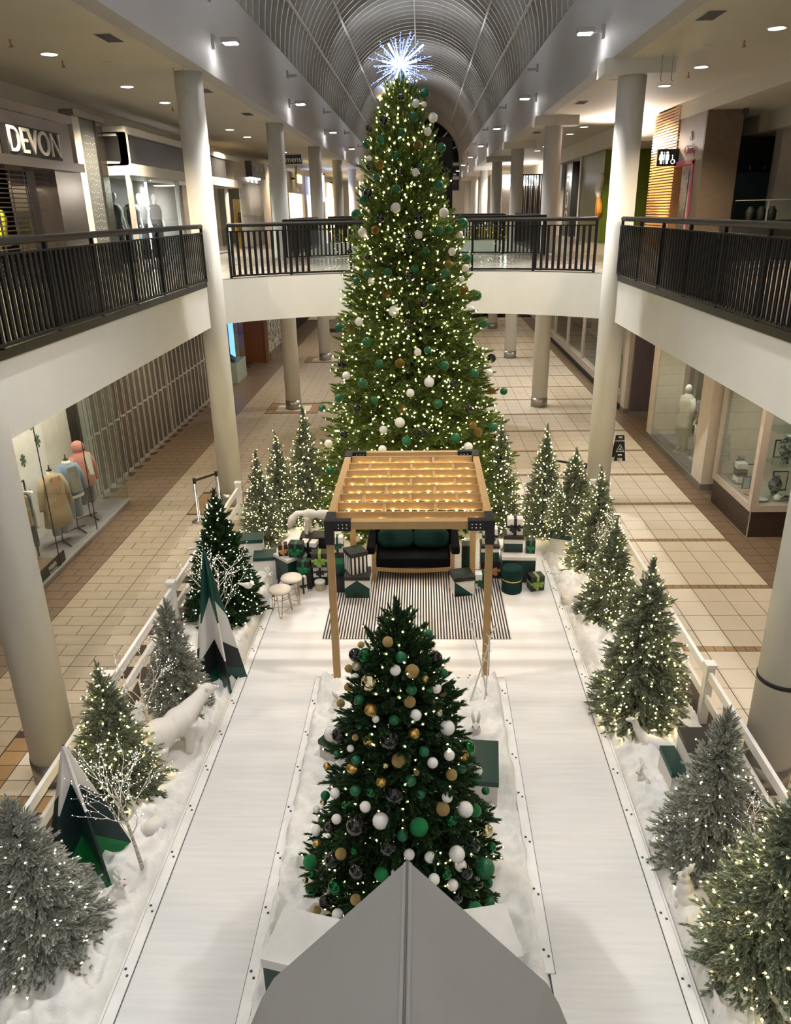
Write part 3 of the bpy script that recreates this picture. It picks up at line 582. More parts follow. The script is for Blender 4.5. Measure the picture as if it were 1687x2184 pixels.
# ---------------- star burst on top
mat('star_rod', (.35, .4, .9), .4, emit=(.20, .28, 1.0), estr=1.3); mat('star_tube', (1, 1, 1), emit=(.55, .72, 1.0), estr=5.5); mat('star_dot', (.8, .9, 1), emit=(.35, .5, 1.0), estr=3.5)
st = thing('star_topper', 'spiky burst of blue-white glowing rods on top of the tall tree', 'tree topper', (-.345, 14.3, 8.22))
r_ = np.random.default_rng(3)
for i in range(54):
    z = 1 - 1.75 * (i + .5) / 54; ph = i * 2.39996; c = math.sqrt(max(0, 1 - z * z)); d = Vector((c * math.cos(ph), c * math.sin(ph), z))
    Ln = .36 + .24 * r_.random(); fat = i % 9 == 4
    if fat: obj('glow_tube', MB().tube([d * .08, d * Ln * .95], .016, 8), 'star_tube', st)
    else:
        rod = obj('ray', MB().tube([d * .04, d * Ln], [.009, .004], 5), 'star_rod', st); mb = MB()
        for q in range(9): p = d * (Ln * (.2 + .8 * q / 8)) + Vector(r_.normal(size=3)) * .012; mb.ball(p, .0075, 4, 2)
        obj('spark', mb, 'star_dot', rod)
obj('core', MB().ball((0, 0, 0), .045, 10, 8), 'star_dot', st)
lamp('POINT', 'star_lamp', (-.345, 14.15, 8.3), 14, (.5, .62, 1.0), shadow_soft_size=.3)
# ---------------- pergola
wood_mat('pergola_wood', (.42, .27, .12), (.34, .21, .09), .5, 3, 3, 4); mat('bracket_black', (.012, .012, .014), .45, .2)
pg = thing('pergola', 'small timber pergola with black corner brackets and string lights', 'pergola', (-.17, 9.97, 0))
PX, PY, PT = .985, 1.42, 2.48
for sx in (-1, 1):
    for sy in (-1, 1):
        zb = .14 if sy < 0 else ZD
        obj('post', MB().cbox((sx * PX, sy * PY, (zb + PT - .06) / 2), (.09, .09, PT - .06 - zb)), 'pergola_wood', pg)
        b = obj('corner_bracket', MB().box(-.055, .055, -.055, .055, -.30, .015), 'bracket_black', pg, (sx * PX, sy * PY, PT - .005))
        obj('bracket_arm', MB().box(min(-sx * .05, -sx * .27), max(-sx * .05, -sx * .27), -.055, .055, -.115, .015), 'bracket_black', b)
        obj('bracket_arm', MB().box(-.055, .055, min(-sy * .05, -sy * .27), max(-sy * .05, -sy * .27), -.115, .015), 'bracket_black', b)
        for k in range(6): obj('screw', MB().ball((-sx * (.12 + .05 * (k % 3)), -.058 * 1, -.03 - .045 * (k // 3)), .008, 6, 4), 'trim_white', b)
for s in (-1, 1):
    obj('beam', MB().box(-PX + .05, PX - .05, s * PY - .045, s * PY + .045, PT - .10, PT), 'pergola_wood', pg)
    obj('beam', MB().box(s * PX - .045, s * PX + .045, -PY + .05, PY - .05, PT - .10, PT), 'pergola_wood', pg)
rows = [-PY + .33 * (i + 1) - .02 for i in range(8)]
for i, y in enumerate([-PY + .075] + rows[:8]):
    if y > PY - .08: continue
    obj('slat', MB().box(-PX + .045, PX - .045, y - .016, y + .016, PT - .115, PT - .01), 'pergola_wood', pg)
for i, y in enumerate(rows[:-1]):
    for x in ((-.62, 0, .62) if i % 2 else (-.33, .33)):
        obj('spacer', MB().box(x - .02, x + .02, y + .016, rows[i + 1] - .016, PT - .10, PT - .02), 'pergola_wood', pg)
mat('bulb_amber', (1, .8, .5), emit=(1.0, .66, .26), estr=110); mat('wire', (.02, .025, .015), .6)
for i, y in enumerate(rows):
    pts = [(-PX + .05 + (2 * PX - .1) * k / 16, y - .03, PT - .10 - .02 * abs(math.sin(k * 1.9 + i))) for k in range(17)]
    wr = obj('light_wire', MB().tube(pts, .004, 4), 'wire', pg)
    for k in range(1, 16): obj('bulb', MB().ball((pts[k][0] + .02 * math.sin(k + i), pts[k][1], pts[k][2] - .012), .011, 6, 4), 'bulb_amber', wr)

# ---------------- bench, rug, stools, ottoman
mat('black_velvet', (.003, .004, .005), .95, spec=.1); mat('green_velvet', (.003, .022, .021), .85, spec=.2, bump=.1, bscale=30); mat('ottoman_velvet', (.003, .026, .022), .8, spec=.2)
wood_mat('bench_wood', (.38, .24, .12), (.30, .18, .085), .5, 3, 3, 5)
be = thing('garden_bench', 'wooden bench with black velvet upholstery under the pergola', 'bench', (-.17, 11.85, ZD))
for sx in (-1, 1):
    for y, h in ((-.33, .52), (.33, .5)): obj('leg', MB().box(sx * .66 - .035, sx * .66 + .035, y - .035, y + .035, 0, h), 'bench_wood', be)
    obj('armrest', MB().box(sx * .71 - .07, sx * .71 + .07, -.38, .40, .50, .64), 'black_velvet', be, bevel=.03)
pts = [(-.62 + 1.24 * i / 12, -.34, .20 - .035 * math.sin(PI * i / 12) + .03) for i in range(13)]
mb = MB()
for a, b in zip(pts, pts[1:]): mb.bar(a, b, .035, .075)
obj('front_rail', mb, 'bench_wood', be)
obj('seat_cushion', MB().box(-.63, .63, -.33, .36, .235, .42), 'black_velvet', be, bevel=.04)
obj('front_cover', MB().box(-.62, .62, -.352, -.325, .245, .42), 'black_velvet', be, bevel=.01)
obj('backrest', MB().box(-.66, .66, .20, .40, .40, .92), 'black_velvet', be, bevel=.05)
for sx, rz in ((-1, .06), (1, -.05)):
    mb = MB().ball((0, 0, 0), 1, 20, 12, (.31, .085, .19)).smooth()
    for i, (x, y, z) in enumerate(mb.v): mb.v[i] = (math.copysign(abs(x / .31) ** .6, x) * .31, y, math.copysign(abs(z / .19) ** .6, z) * .18)
    o = obj('cushion', mb, 'green_velvet', None, (-.17 + sx * .30, 11.92, ZD + .62), rz, label='dark green velvet cushion on the %s half of the black bench' % ('left' if sx < 0 else 'right'), cat='cushion', group='cushions on the bench'); o.rotation_euler = (-.25, 0, rz)
def stripes(name, c1, c2, freq, axis=0):
    m = bpy.data.materials.new(name); m.use_nodes = True; MATS[name] = m; nt = m.node_tree; b = nt.nodes['Principled BSDF']; L = nt.links.new
    tc = nt.nodes.new('ShaderNodeTexCoord'); sp = nt.nodes.new('ShaderNodeSeparateXYZ'); L(tc.outputs['Object'], sp.inputs[0])
    mu = nt.nodes.new('ShaderNodeMath'); mu.operation = 'MULTIPLY'; mu.inputs[1].default_value = freq; L(sp.outputs[axis], mu.inputs[0])
    fr = nt.nodes.new('ShaderNodeMath'); fr.operation = 'FRACT'; L(mu.outputs[0], fr.inputs[0])
    gt = nt.nodes.new('ShaderNodeMath'); gt.operation = 'GREATER_THAN'; gt.inputs[1].default_value = .5; L(fr.outputs[0], gt.inputs[0])
    mx = nt.nodes.new('ShaderNodeMix'); mx.data_type = 'RGBA'; mx.inputs['A'].default_value = (*c1, 1); mx.inputs['B'].default_value = (*c2, 1)
    L(gt.outputs[0], mx.inputs['Factor']); L(mx.outputs['Result'], b.inputs['Base Color']); b.inputs['Roughness'].default_value = .8
    return m
stripes('rug_stripes', (.015, .015, .017), (.60, .57, .53), 23)
obj('rug', MB().box(-1.39, 1.39, -1.15, 1.15, 0, .012), 'rug_stripes', None, (-.10, 10.77, ZD), label='black and white pinstriped rug on the deck under the pergola', cat='rug')
mat('stool_wire', (.45, .30, .14), .35, .9); mat('stool_seat', (.66, .60, .51), .8, sheen=.4)
def stool(x, y, rz, label):
    t = thing('stool', label, 'stool', (x, y, ZD), rz, 'wire-legged stools on the deck')
    obj('seat', MB().lathe([(.13, .395), (.165, .40), (.175, .42), (.165, .445), (.11, .46), (.001, .463)], 28).smooth(), 'stool_seat', t)
    for k in range(3):
        a = 2 * PI * k / 3 + .4; L_ = MB()
        for s in (-1, 1):
            q = a + s * .34; e = a + s * .05
            L_.tube([(.13 * math.cos(q), .13 * math.sin(q), .40), (.17 * math.cos(a + s * .12), .17 * math.sin(a + s * .12), .06), (.175 * math.cos(e), .175 * math.sin(e), .008)], .0065, 6)
        obj('leg', L_, 'stool_wire', t)
    obj('ring', MB().tube([(.142 * math.cos(2 * PI * i / 24), .142 * math.sin(2 * PI * i / 24), .30) for i in range(25)], .005, 6), 'stool_wire', t)
    obj('base_ring', MB().tube([(.165 * math.cos(2 * PI * i / 3 + .4), .165 * math.sin(2 * PI * i / 3 + .4), .07) for i in range(4)], .005, 6), 'stool_wire', t)
stool(-2.22, 10.38, .2, 'cream-topped wire stool nearer the front of the deck'); stool(-2.11, 10.78, .9, 'cream-topped wire stool behind the other, next to the gifts')
t = thing('ottoman', 'dark green velvet drum ottoman with a gold band', 'ottoman', (1.45, 11.15, ZD))
obj('body', MB().lathe([(.16, 0), (.168, .02), (.168, .40), (.155, .425), (.08, .432), (.001, .432)], 32).smooth(), 'ottoman_velvet', t)
obj('gold_band', MB().lathe([(.1695, .215), (.1695, .24)], 32).smooth(), mat('gold_band', (.75, .55, .22), .25, .9), t)

# ---------------- gifts
G_ = {'black': (.012, .012, .013), 'white': (.80, .78, .75), 'dkgreen': (.004, .038, .030), 'grey': (.022, .023, .025), 'emerald': (.005, .16, .055), 'lime': (.22, .36, .06), 'copper': (.60, .30, .14), 'gold': (.62, .46, .18), 'deep': (.006, .060, .028), 'olive': (.40, .40, .30)}
for k, v in G_.items(): mat('gift_' + k, v, .42 if k not in ('emerald', 'lime', 'copper', 'deep') else .3)
def bow(mb, c, s, face):
    """two loops and four tails, lying on the front face or the lid"""
    for k, a in enumerate((.5, 2.64, 3.7, 5.7, 4.4)):
        d = Vector((math.cos(a), 0, math.sin(a))); n = Vector((0, -1, 0)); w_ = Vector((-d.z, 0, d.x))
        Ln = s * (1. if k < 2 else 1.15); lift = .35 if k < 2 else .08
        pts = [d * (Ln * u) + n * (.012 + s * lift * math.sin(PI * u)) for u in (0, .35, .7, 1.)]
        wd = [.16, .26, .3, .24 if k > 1 else .12]
        P = []
        for p, q in zip(pts, wd): P += [p - w_ * s * q, p + w_ * s * q]
        if face == 'top': P = [Vector((p.x, p.z, -p.y)) for p in P]
        mb.add([Vector(c) + p for p in P], [(0, 1, 3, 2), (2, 3, 5, 4), (4, 5, 7, 6)])
    return mb
def gift(label, x, y, z, w, d, h, rz, body, lid=None, rib=None, face='front', lidh=.05, bands=None, panels=None, heart=False, cat='gift box', name='gift_box'):
    t = thing(name, label, cat, (x, y, z + .001), math.radians(rz), 'gift boxes piled by the bench')
    lh = lidh if lid else 0
    if bands:
        z0 = 0
        for frac, c in bands: obj('band', MB().box(-w / 2, w / 2, -d / 2, d / 2, z0, z0 + (h - lh) * frac), 'gift_' + c, t); z0 += (h - lh) * frac
    else: obj('body', MB().box(-w / 2, w / 2, -d / 2, d / 2, 0, h - lh), 'gift_' + body, t)
    g = .010
    if lid:
        l = obj('lid', MB().box(-w / 2 - g, w / 2 + g, -d / 2 - g, d / 2 + g, h - lh, h), 'gift_' + lid, t)
        if heart:
            H = [(.16 * math.sin(a) ** 3 * w * 2.2, (.13 * math.cos(a) - .05 * math.cos(2 * a) - .02 * math.cos(3 * a) - .01 * math.cos(4 * a)) * w * 2.2, h) for a in [2 * PI * i / 28 for i in range(28)]]
            obj('heart', MB().prism(H[::-1], (0, 0, .003)), 'gift_dkgreen', l)
    for pc, poly, f in (panels or []):   # painted shapes on a face; poly in unit face coordinates
        hh = h - lh
        if f == 'front': q = [((u - .5) * w, -d / 2 - .003, v * hh) for u, v in poly]; vec = (0, .003, 0)
        elif f == 'left': q = [(-w / 2 - .003, (.5 - u) * d, v * hh) for u, v in poly]; vec = (.003, 0, 0)
        else: q = [(w / 2 + .003, (u - .5) * d, v * hh) for u, v in poly]; vec = (-.003, 0, 0)
        obj('painted_panel', MB().prism(q, vec), 'gift_' + pc, t)
    if rib:
        rw = min(w, h) * .07 + .006; e = .004; mb = MB()
        mb.box(-rw, rw, -d / 2 - e, d / 2 + e, -.0005, h + e); mb.box(-w / 2 - e, w / 2 + e, -d / 2 - e, d / 2 + e, h * .5 - rw, h * .5 + rw) if face == 'front' else mb.box(-w / 2 - e, w / 2 + e, -rw, rw, 0, h + e)
        r = obj('ribbon', mb, 'gift_' + rib, t)
        obj('bow', bow(MB(), (0, -d / 2 - .006, h * .5) if face == 'front' else (0, 0, h + .006), min(w, h) * .36, face), 'gift_' + rib, r)
    return t
gift('large white-lidded gift box with dark green and black sides behind the stools', -2.26, 11.60, ZD, .39, .39, .47, 45, 'dkgreen', 'white', panels=[('grey', [(0, 0), (.75, 0), (0, 1)], 'left'), ('grey', [(.0, .0), (1, 0), (1, .99)], 'front')])
gift('small black gift with a copper ribbon on the large white lid', -2.37, 11.57, .62, .16, .15, .20, 15, 'black', rib='copper')
gift('black gift with an emerald ribbon on the large white lid', -2.13, 11.52, .62, .23, .18, .25, -6, 'black', rib='emerald')
gift('white gift with a black bow below the fox', -1.93, 11.68, .62, .27, .18, .20, -8, 'white', rib='black')
gift('plain black box hidden under the white gift below the fox', -1.86, 11.98, ZD, .52, .34, .66, 0, 'black')
gift('black gift with a wide emerald bow beside the large white-lidded box', -1.97, 11.27, .40, .21, .17, .26, -10, 'black', rib='emerald')
gift('plain black box holding up the emerald-bowed gift', -1.95, 11.30, ZD, .20, .16, .25, -10, 'black')
gift('black gift with a lime ribbon on top of the marbled white gift', -1.72, 11.36, .52, .27, .20, .25, 4, 'black', rib='lime')
gift('white gift with a black ribbon under the lime-ribboned gift', -1.73, 11.38, .33, .23, .18, .19, 6, 'white', rib='black')
gift('low black box behind the round gold-striped hat box', -1.73, 11.43, ZD, .23, .18, .18, 0, 'black')
gift('small upright white gift with a black ribbon on the deck by the stools', -1.99, 11.07, ZD, .13, .09, .30, 25, 'white', rib='black')
t = thing('hat_box', 'round white-lidded hat box with gold stripes on the deck', 'gift box', (-1.72, 11.20, ZD), group='gift boxes piled by the bench')
obj('body', MB().lathe([(.082, 0), (.082, .12)], 28).smooth(), 'gift_white', t); obj('lid', MB().lathe([(.09, .11), (.09, .155), (.085, .16), (.001, .16)], 28).smooth(), 'gift_white', t)
for k in range(22): a = 2 * PI * k / 22; obj('stripe', MB().box(-.0055, .0055, -.0835, -.081, .008, .108), 'gift_gold', t, (0, 0, 0), a)
gift('tall banded box, bright green over dark green over black, behind the left pergola post', -1.41, 11.42, ZD, .24, .28, .60, 0, 'black', 'black', bands=[(.45, 'black'), (.33, 'dkgreen'), (.22, 'emerald')], lidh=.06)
gift('white gift with a dark green bow on the tall banded box', -1.42, 11.42, .75, .20, .13, .27, 2, 'white', rib='deep')
gift('black lidded box with vertical white stripes and a green heart on the lid', -1.10, 11.13, .54, .29, .29, .37, 28, 'black', 'black', lidh=.07, heart=True,
     panels=[('white', [(.06 + .24 * k, 0), (.18 + .24 * k, 0), (.18 + .24 * k, 1), (.06 + .24 * k, 1)], f) for k in range(4) for f in ('front', 'left')])
gift('white box with a dark green chevron under the striped heart box', -1.07, 11.06, ZD, .40, .38, .39, 0, 'white', 'black', lidh=.06, panels=[('dkgreen', [(0, 0), (.12, 0), (.5, .36), (.88, 0), (1, 0), (1, .55), (.5, .99), (0, .55)], 'front'), ('black', [(.12, 0), (.88, 0), (.5, .36)], 'front')])
gift('small black box between the pergola post and the chevron box', -1.37, 11.12, ZD, .13, .12, .26, 0, 'black')
gift('large white-lidded gift box with dark green and black front behind the ottoman', 1.60, 11.68, ZD, .55, .48, .47, -2, 'dkgreen', 'white', lidh=.06, panels=[('grey', [(.45, 0), (1, 0), (1, .98)], 'front')])
gift('black-lidded box banded white, green and black on the right large lid', 1.52, 11.75, .62, .31, .26, .30, -3, 'black', 'black', lidh=.06, bands=[(.3, 'black'), (.37, 'dkgreen'), (.33, 'white')])
gift('white gift with a big black bow, topmost on the right', 1.54, 11.76, .92, .26, .17, .28, -3, 'white', rib='black')
gift('black gift with a large emerald bow on the right large lid', 1.80, 11.66, .62, .15, .17, .23, -4, 'black', rib='emerald')
gift('black gift with a lime ribbon standing on the deck beside the ottoman', 1.85, 11.22, ZD, .23, .19, .26, 14, 'black', rib='lime')
gift('white gift with a black bow behind the right front pergola post', 1.12, 11.72, .77, .25, .17, .27, 0, 'white', rib='black')
gift('black-lidded white and green box under the white gift at the right post', 1.12, 11.70, .47, .30, .28, .30, 0, 'dkgreen', 'black', bands=[(.72, 'dkgreen'), (.28, 'white')])
gift('black gift with a copper ribbon low at the right pergola post', 1.14, 11.72, ZD, .33, .30, .32, 0, 'black', rib='copper')
gift('white gift with a dark green bow on the edge of the rug', .99, 11.27, ZD, .26, .17, .27, 0, 'white', rib='deep')
gift('black-lidded heart box with a white and green diagonal at the right of the bench', .63, 11.10, ZD, .33, .33, .35, 12, 'white', 'black', lidh=.07, heart=True, panels=[('dkgreen', [(0, 0), (1, 0), (0, 1)], 'front'), ('black', [(0, 0), (1, 0), (0, .35)], 'front')])
gift('tall black gift with a deep green bow right of the bench', .77, 11.80, ZD, .22, .22, .56, 0, 'black', rib='deep')
DB = 'display boxes in the snow'
def dbox(label, x, y, z, w, d, h, rz, body, lid, lidh=.06):
    o = gift(label, x, y, z, w, d, h, rz, body, lid, lidh=lidh, cat='display box', name='display_box'); o['group'] = DB; return o
dbox('tall white box with a dark green lid behind the white-lit tree', -3.00, 12.00, ZD, .40, .34, .62, 8, 'white', 'dkgreen')
dbox('low white box with a dark green lid beside the taller one on the left', -2.72, 11.72, ZD, .36, .34, .42, 8, 'white', 'dkgreen')
dbox('white planter box with a dark green rim under a small frosted tree', 2.66, 12.62, .13, .62, .55, .48, -22, 'white', 'dkgreen', .10)
dbox('white box with a large dark green lid right of the baubled tree', .50, 6.52, .10, .56, .64, .46, -5, 'white', 'dkgreen')
dbox('white box with a dark green lid left of the baubled tree', -.92, 6.98, .10, .36, .40, .40, -32, 'white', 'dkgreen')
dbox('white box with a black lid behind the grey tree on the right', 2.97, 6.53, .12, .42, .62, .62, 0, 'white', 'black')
dbox('small white box with a dark green lid left of the black-lidded box', 2.66, 6.62, .12, .14, .42, .38, 0, 'white', 'dkgreen')
dbox('dark green box with a white lid tucked left of the peaked roof', -.93, 4.24, .10, .55, .46, .60, -13, 'dkgreen', 'white', .09)
dbox('dark green box with a white lid tucked right of the peaked roof', .46, 4.32, .10, .48, .46, .60, 11, 'dkgreen', 'white', .09)

# ---------------- peaked board house in the foreground
mat('board', (.27, .255, .245), .8, col2=(.245, .235, .225), nscale=2, bump=.08, bscale=20); mat('seam', (.10, .09, .08), .9)
hs = thing('board_house', 'large grey-white board house with a peaked roof, seen from above at the bottom', 'model house', (-.09, 2.1, .1))
for s, nm in ((-1, 'left'), (1, 'right')):
    ex = s * .90; n = Vector((1.09 * s, 0, .90)).normalized() * .03
    P = [(0, .90, 2.74), (0, -.9, 2.74), (ex, -.9, 1.66), (ex, .72, 1.66), (ex * .93, .84, 1.76), (ex * .86, .90, 1.84)]
    if s > 0: P = P[::-1]
    obj('roof_panel', MB().prism([Vector(p) for p in P], -n), 'board', hs)
    obj('side_wall', MB().box(s * .70 - .015, s * .70 + .015, -.85, .72, 0, 1.86), 'board', hs)
obj('ridge_seam', MB().tube([(0, .90, 2.742), (0, -.9, 2.742)], .006, 6), 'seam', hs)
obj('gable_wall', MB().prism([(-.70, .70, 0), (.70, .70, 0), (.70, .70, 1.86), (0, .70, 2.68), (-.70, .70, 1.86)], (0, -.03, 0)), 'board', hs)

# ---------------- panel trees
for k, c in {'fgreen': (.006, .060, .045), 'fblack': (.010, .012, .014), 'fwhite': (.82, .80, .77), 'fbright': (.010, .20, .055), 'fnavy': (.008, .026, .028)}.items(): mat(k, c, .45)
def panel_tree(label, x, y, z, h, wd, rz, cols, fins=4, twist=None):
    t = thing('panel_tree', label, 'panel tree', (x, y, z), rz)
    for f in range(fins):
        a = f * 2 * PI / fins
        for (c, a0, a1, o0, o1) in cols:
            ou = lambda o: (wd * (1 - o / h) + .012, 0, o)
            P = [(0, 0, a0), ou(o0), ou(o1), (0, 0, a1)]
            if abs(a1 - h) < .01: P = [(0, 0, a0), ou(o0), (.012, 0, h), (0, 0, h)]
            mb = MB().prism([(px, -.011, pz) for px, _, pz in P], (0, .022, 0)); o = obj('fin_panel', mb, c, t, (0, 0, 0), a)
    return t
panel_tree('tall panel tree painted dark green, white and black in front of the white-lit tree', -2.74, 8.52, .12, 1.98, .36, .35, [('fgreen', 0, .30, 0, .18), ('fblack', .30, .72, .18, .50), ('fwhite', .72, 1.36, .50, 1.02), ('fgreen', 1.36, 1.98, 1.02, 1.98)], 5)
panel_tree('panel tree painted white, black-green and bright green beside the corner tree', -3.22, 5.40, .12, 1.50, .44, .55, [('fbright', 0, .50, 0, .16), ('fnavy', .50, 1.12, .16, .86), ('fwhite', 1.12, 1.50, .86, 1.50)], 5)

# ---------------- birch twigs
mat('bulb_twig', (1, 1, .95), emit=(1., .86, .70), estr=4.5)
mat('birch', (.78, .72, .62), .7, col2=(.35, .28, .22), nscale=6, stretch=(1, 1, 7), namt=.35); mat('twig_white', (.82, .78, .72), .6)
def birch(label, x, y, z, h, rz, seed, lean=.05, first=.42, nb=9, bm='bulb_twig', br=.0045, spread=.34):
    r = random.Random(seed); t = thing('birch_twig_tree', label, 'twig tree', (x, y, z), rz); t['group'] = 'white birch twig trees'
    tr = [(lean * h * (i / 6) ** 1.3, 0, h * .80 * i / 6) for i in range(7)]
    obj('trunk', MB().tube(tr, [.022 * (1 - .6 * i / 6) for i in range(7)], 8).smooth(), 'birch', t)
    tw = MB(); tips = []
    def grow(p, d, L, rad, lv):
        pts = [p]; q = Vector(p); dd = Vector(d)
        for i in range(4):
            dd = (dd + Vector((r.gauss(0, .16), r.gauss(0, .16), r.gauss(.10, .1)))).normalized(); q = q + dd * L / 4; pts.append(q.copy())
            if lv < 2 and i > 0: grow(q.copy(), (dd + Vector((r.gauss(0, .6), r.gauss(0, .6), r.gauss(.1, .3)))).normalized(), L * .52, rad * .6, lv + 1)
            if i % 2: tips.append(q + Vector((r.gauss(0, .006), r.gauss(0, .006), .004)))
        tw.tube(pts, [rad, rad * .8, rad * .6, rad * .5, rad * .35], 4)
    for b in range(nb):
        u = first + (1 - first) * b / nb; i = min(5, int(u * 6)); p = Vector(tr[i]).lerp(Vector(tr[i + 1]), u * 6 - i)
        a = b * 2.4 + r.random(); grow(p, Vector((math.cos(a) * .62, math.sin(a) * .62, .85)), h * spread * (1.15 - .6 * (u - first)), .0065, 0)
    obj('twigs', tw, 'twig_white', t)
    lb = MB()
    for p in tips: lb.ball(p, br, 4, 2)
    obj('string_lights', lb, bm, t, kind='stuff')
birch('white birch twig tree with glowing tips in front of the dark green tree', -2.93, 9.35, .12, 1.45, 0, 3, nb=10)
birch('thin bare birch sapling left of the grey tree and behind the bear', -3.14, 7.05, .12, 1.30, 2.6, 8, nb=6, br=.003)
birch('white birch twig tree leaning left over the snow in the lower left', -2.68, 5.35, .12, 1.35, 3.3, 14, nb=10, lean=.09)
birch('small birch twig tree in front of the grey tree on the right', 2.80, 5.02, .12, 1.05, .4, 23, nb=7, lean=.08, br=.003)
birch('pale twig tree half hidden in the lit trees on the right', 3.0, 11.0, .12, 1.3, 1.4, 29, nb=8, br=.003)
t = thing('twig_poles', 'three thin white twig poles leaning together by the right pergola post', 'twig poles', (.70, 8.05, .15))
for (a, b) in (((-.14, -.05, 0), (.16, 0, 1.15)), ((.05, -.1, 0), (.10, -.02, 1.02)), ((.12, 0, 0), (-.14, .05, 1.22))):
    p = obj('pole', MB().tube([a, tuple((u + v) / 2 + .015 for u, v in zip(a, b)), b], [.011, .010, .007], 6), 'twig_white', t)
    for k in range(5):
        u = .55 + .1 * k; c = Vector(a).lerp(Vector(b), u); obj('stub', MB().tube([c, c + Vector((.05 * (-1) ** k, .01, .05))], [.005, .003], 5), 'twig_white', p)

# ---------------- white animal figures
mat('figure_white', (.80, .77, .72), .55, bump=.06, bscale=30)
def blob(parts, voxel=.012, smooth=6):
    """one closed surface grown from overlapping ellipsoids and tapered tubes"""
    mb = MB()
    for p in parts:
        if p[0] == 'b': mb.ball(p[1], 1, 14, 10, p[2])
        else: mb.tube(p[1], p[2], 10)
    me = mb.mesh('blob'); o = bpy.data.objects.new('blob', me); COL.objects.link(o)
    r = o.modifiers.new('r', 'REMESH'); r.mode = 'VOXEL'; r.voxel_size = voxel
    m = o.modifiers.new('s', 'SMOOTH'); m.iterations = smooth; m.factor = .5
    d = o.modifiers.new('d', 'DECIMATE'); d.ratio = .35
    bpy.context.view_layer.update(); res = bpy.data.meshes.new_from_object(o.evaluated_get(bpy.context.evaluated_depsgraph_get()))
    bpy.data.objects.remove(o)
    for p in res.polygons: p.use_smooth = True
    return res
def figure(name, label, cat, mesh, loc, rz, sc=1., ears=(), m='figure_white', extra=()):
    t = thing(name, label, cat, loc, rz, 'white animal figures'); t.scale = (sc, sc, sc)
    obj('body', mesh, m, t)
    for e in ears: obj('ear', MB().tube([e[0], tuple((a + b) / 2 + c for a, b, c in zip(e[0], e[1], e[2])), e[1]], [.018, .024, .006], 8).smooth(), m, t)
    for p in extra: obj('eye', MB().ball(p, .008, 6, 4), 'dark', t)
    return t
def leg4(x, y, zt, rt, dx=.0): return ('t', [(x, y, zt), (x + dx * .5, y, zt * .5), (x + dx, y, .03), (x + dx + .03, y, .02)], [rt, rt * .72, rt * .62, rt * .5])
bear = blob([('b', (-.18, 0, .40), (.24, .18, .20)), ('b', (.12, 0, .40), (.24, .165, .175)), ('t', [(.20, 0, .42), (.42, 0, .50), (.56, 0, .545)], [.15, .10, .08]), ('b', (.58, 0, .55), (.105, .085, .085)), ('t', [(.62, 0, .54), (.735, 0, .505)], [.058, .036]),
             leg4(.22, .10, .36, .085, .04), leg4(.20, -.10, .36, .085, -.06), leg4(-.26, .11, .34, .10, .06), leg4(-.26, -.11, .34, .10, -.05), ('b', (-.42, 0, .40), (.03, .03, .035)), ('b', (.54, .07, .615), (.026, .02, .03)), ('b', (.54, -.07, .615), (.026, .02, .03))])
figure('polar_bear', 'white polar bear figure walking along the left walkway', 'animal figure', bear, (-2.86, 6.93, .23), 1.05, 1.0, extra=[(.655, .045, .575), (.655, -.045, .575)])
fox = blob([('b', (.08, 0, .31), (.15, .065, .075)), ('b', (-.12, 0, .31), (.12, .07, .075)), ('t', [(.18, 0, .31), (.28, 0, .275), (.34, 0, .245)], [.055, .042, .042]), ('b', (.36, 0, .235), (.06, .05, .047)), ('t', [(.39, 0, .225), (.46, 0, .19)], [.026, .011]),
            ('t', [(-.20, 0, .33), (-.30, 0, .31), (-.39, 0, .22), (-.43, 0, .11), (-.44, 0, .05)], [.03, .05, .06, .045, .012]), leg4(.15, .04, .27, .036, .01), leg4(.17, -.04, .27, .036, .04), leg4(-.16, .045, .27, .046, .02), leg4(-.15, -.045, .27, .046, -.03)], .009)
figure('fox', 'white fox figure bending down on top of the left gifts', 'animal figure', fox, (-1.80, 11.98, .812), -.12, 1.2, ears=[((.345, .03, .27), (.36, .042, .335), (0, 0, 0)), ((.345, -.03, .27), (.36, -.042, .335), (0, 0, 0))], extra=[(.41, .03, .25), (.41, -.03, .25)])
rab = blob([('b', (0, 0, .13), (.11, .10, .125)), ('b', (.05, 0, .24), (.07, .07, .09)), ('b', (.09, 0, .345), (.065, .052, .055)), ('b', (.14, 0, .335), (.03, .03, .026)), ('b', (-.11, 0, .06), (.035, .035, .035)), ('b', (.02, .08, .07), (.075, .04, .06)), ('b', (.02, -.08, .07), (.075, .04, .06)), ('b', (.11, .075, .02), (.06, .028, .02)), ('b', (.11, -.075, .02), (.06, .028, .02)),
            ('t', [(.08, .035, .22), (.115, .03, .12), (.12, .03, .10)], [.028, .022, .02]), ('t', [(.08, -.035, .22), (.115, -.03, .12), (.12, -.03, .10)], [.028, .022, .02])], .009)
EARS = [((.085, .022, .38), (.04, .04, .54), (0, .006, 0)), ((.085, -.022, .38), (.035, -.045, .54), (0, -.006, 0))]
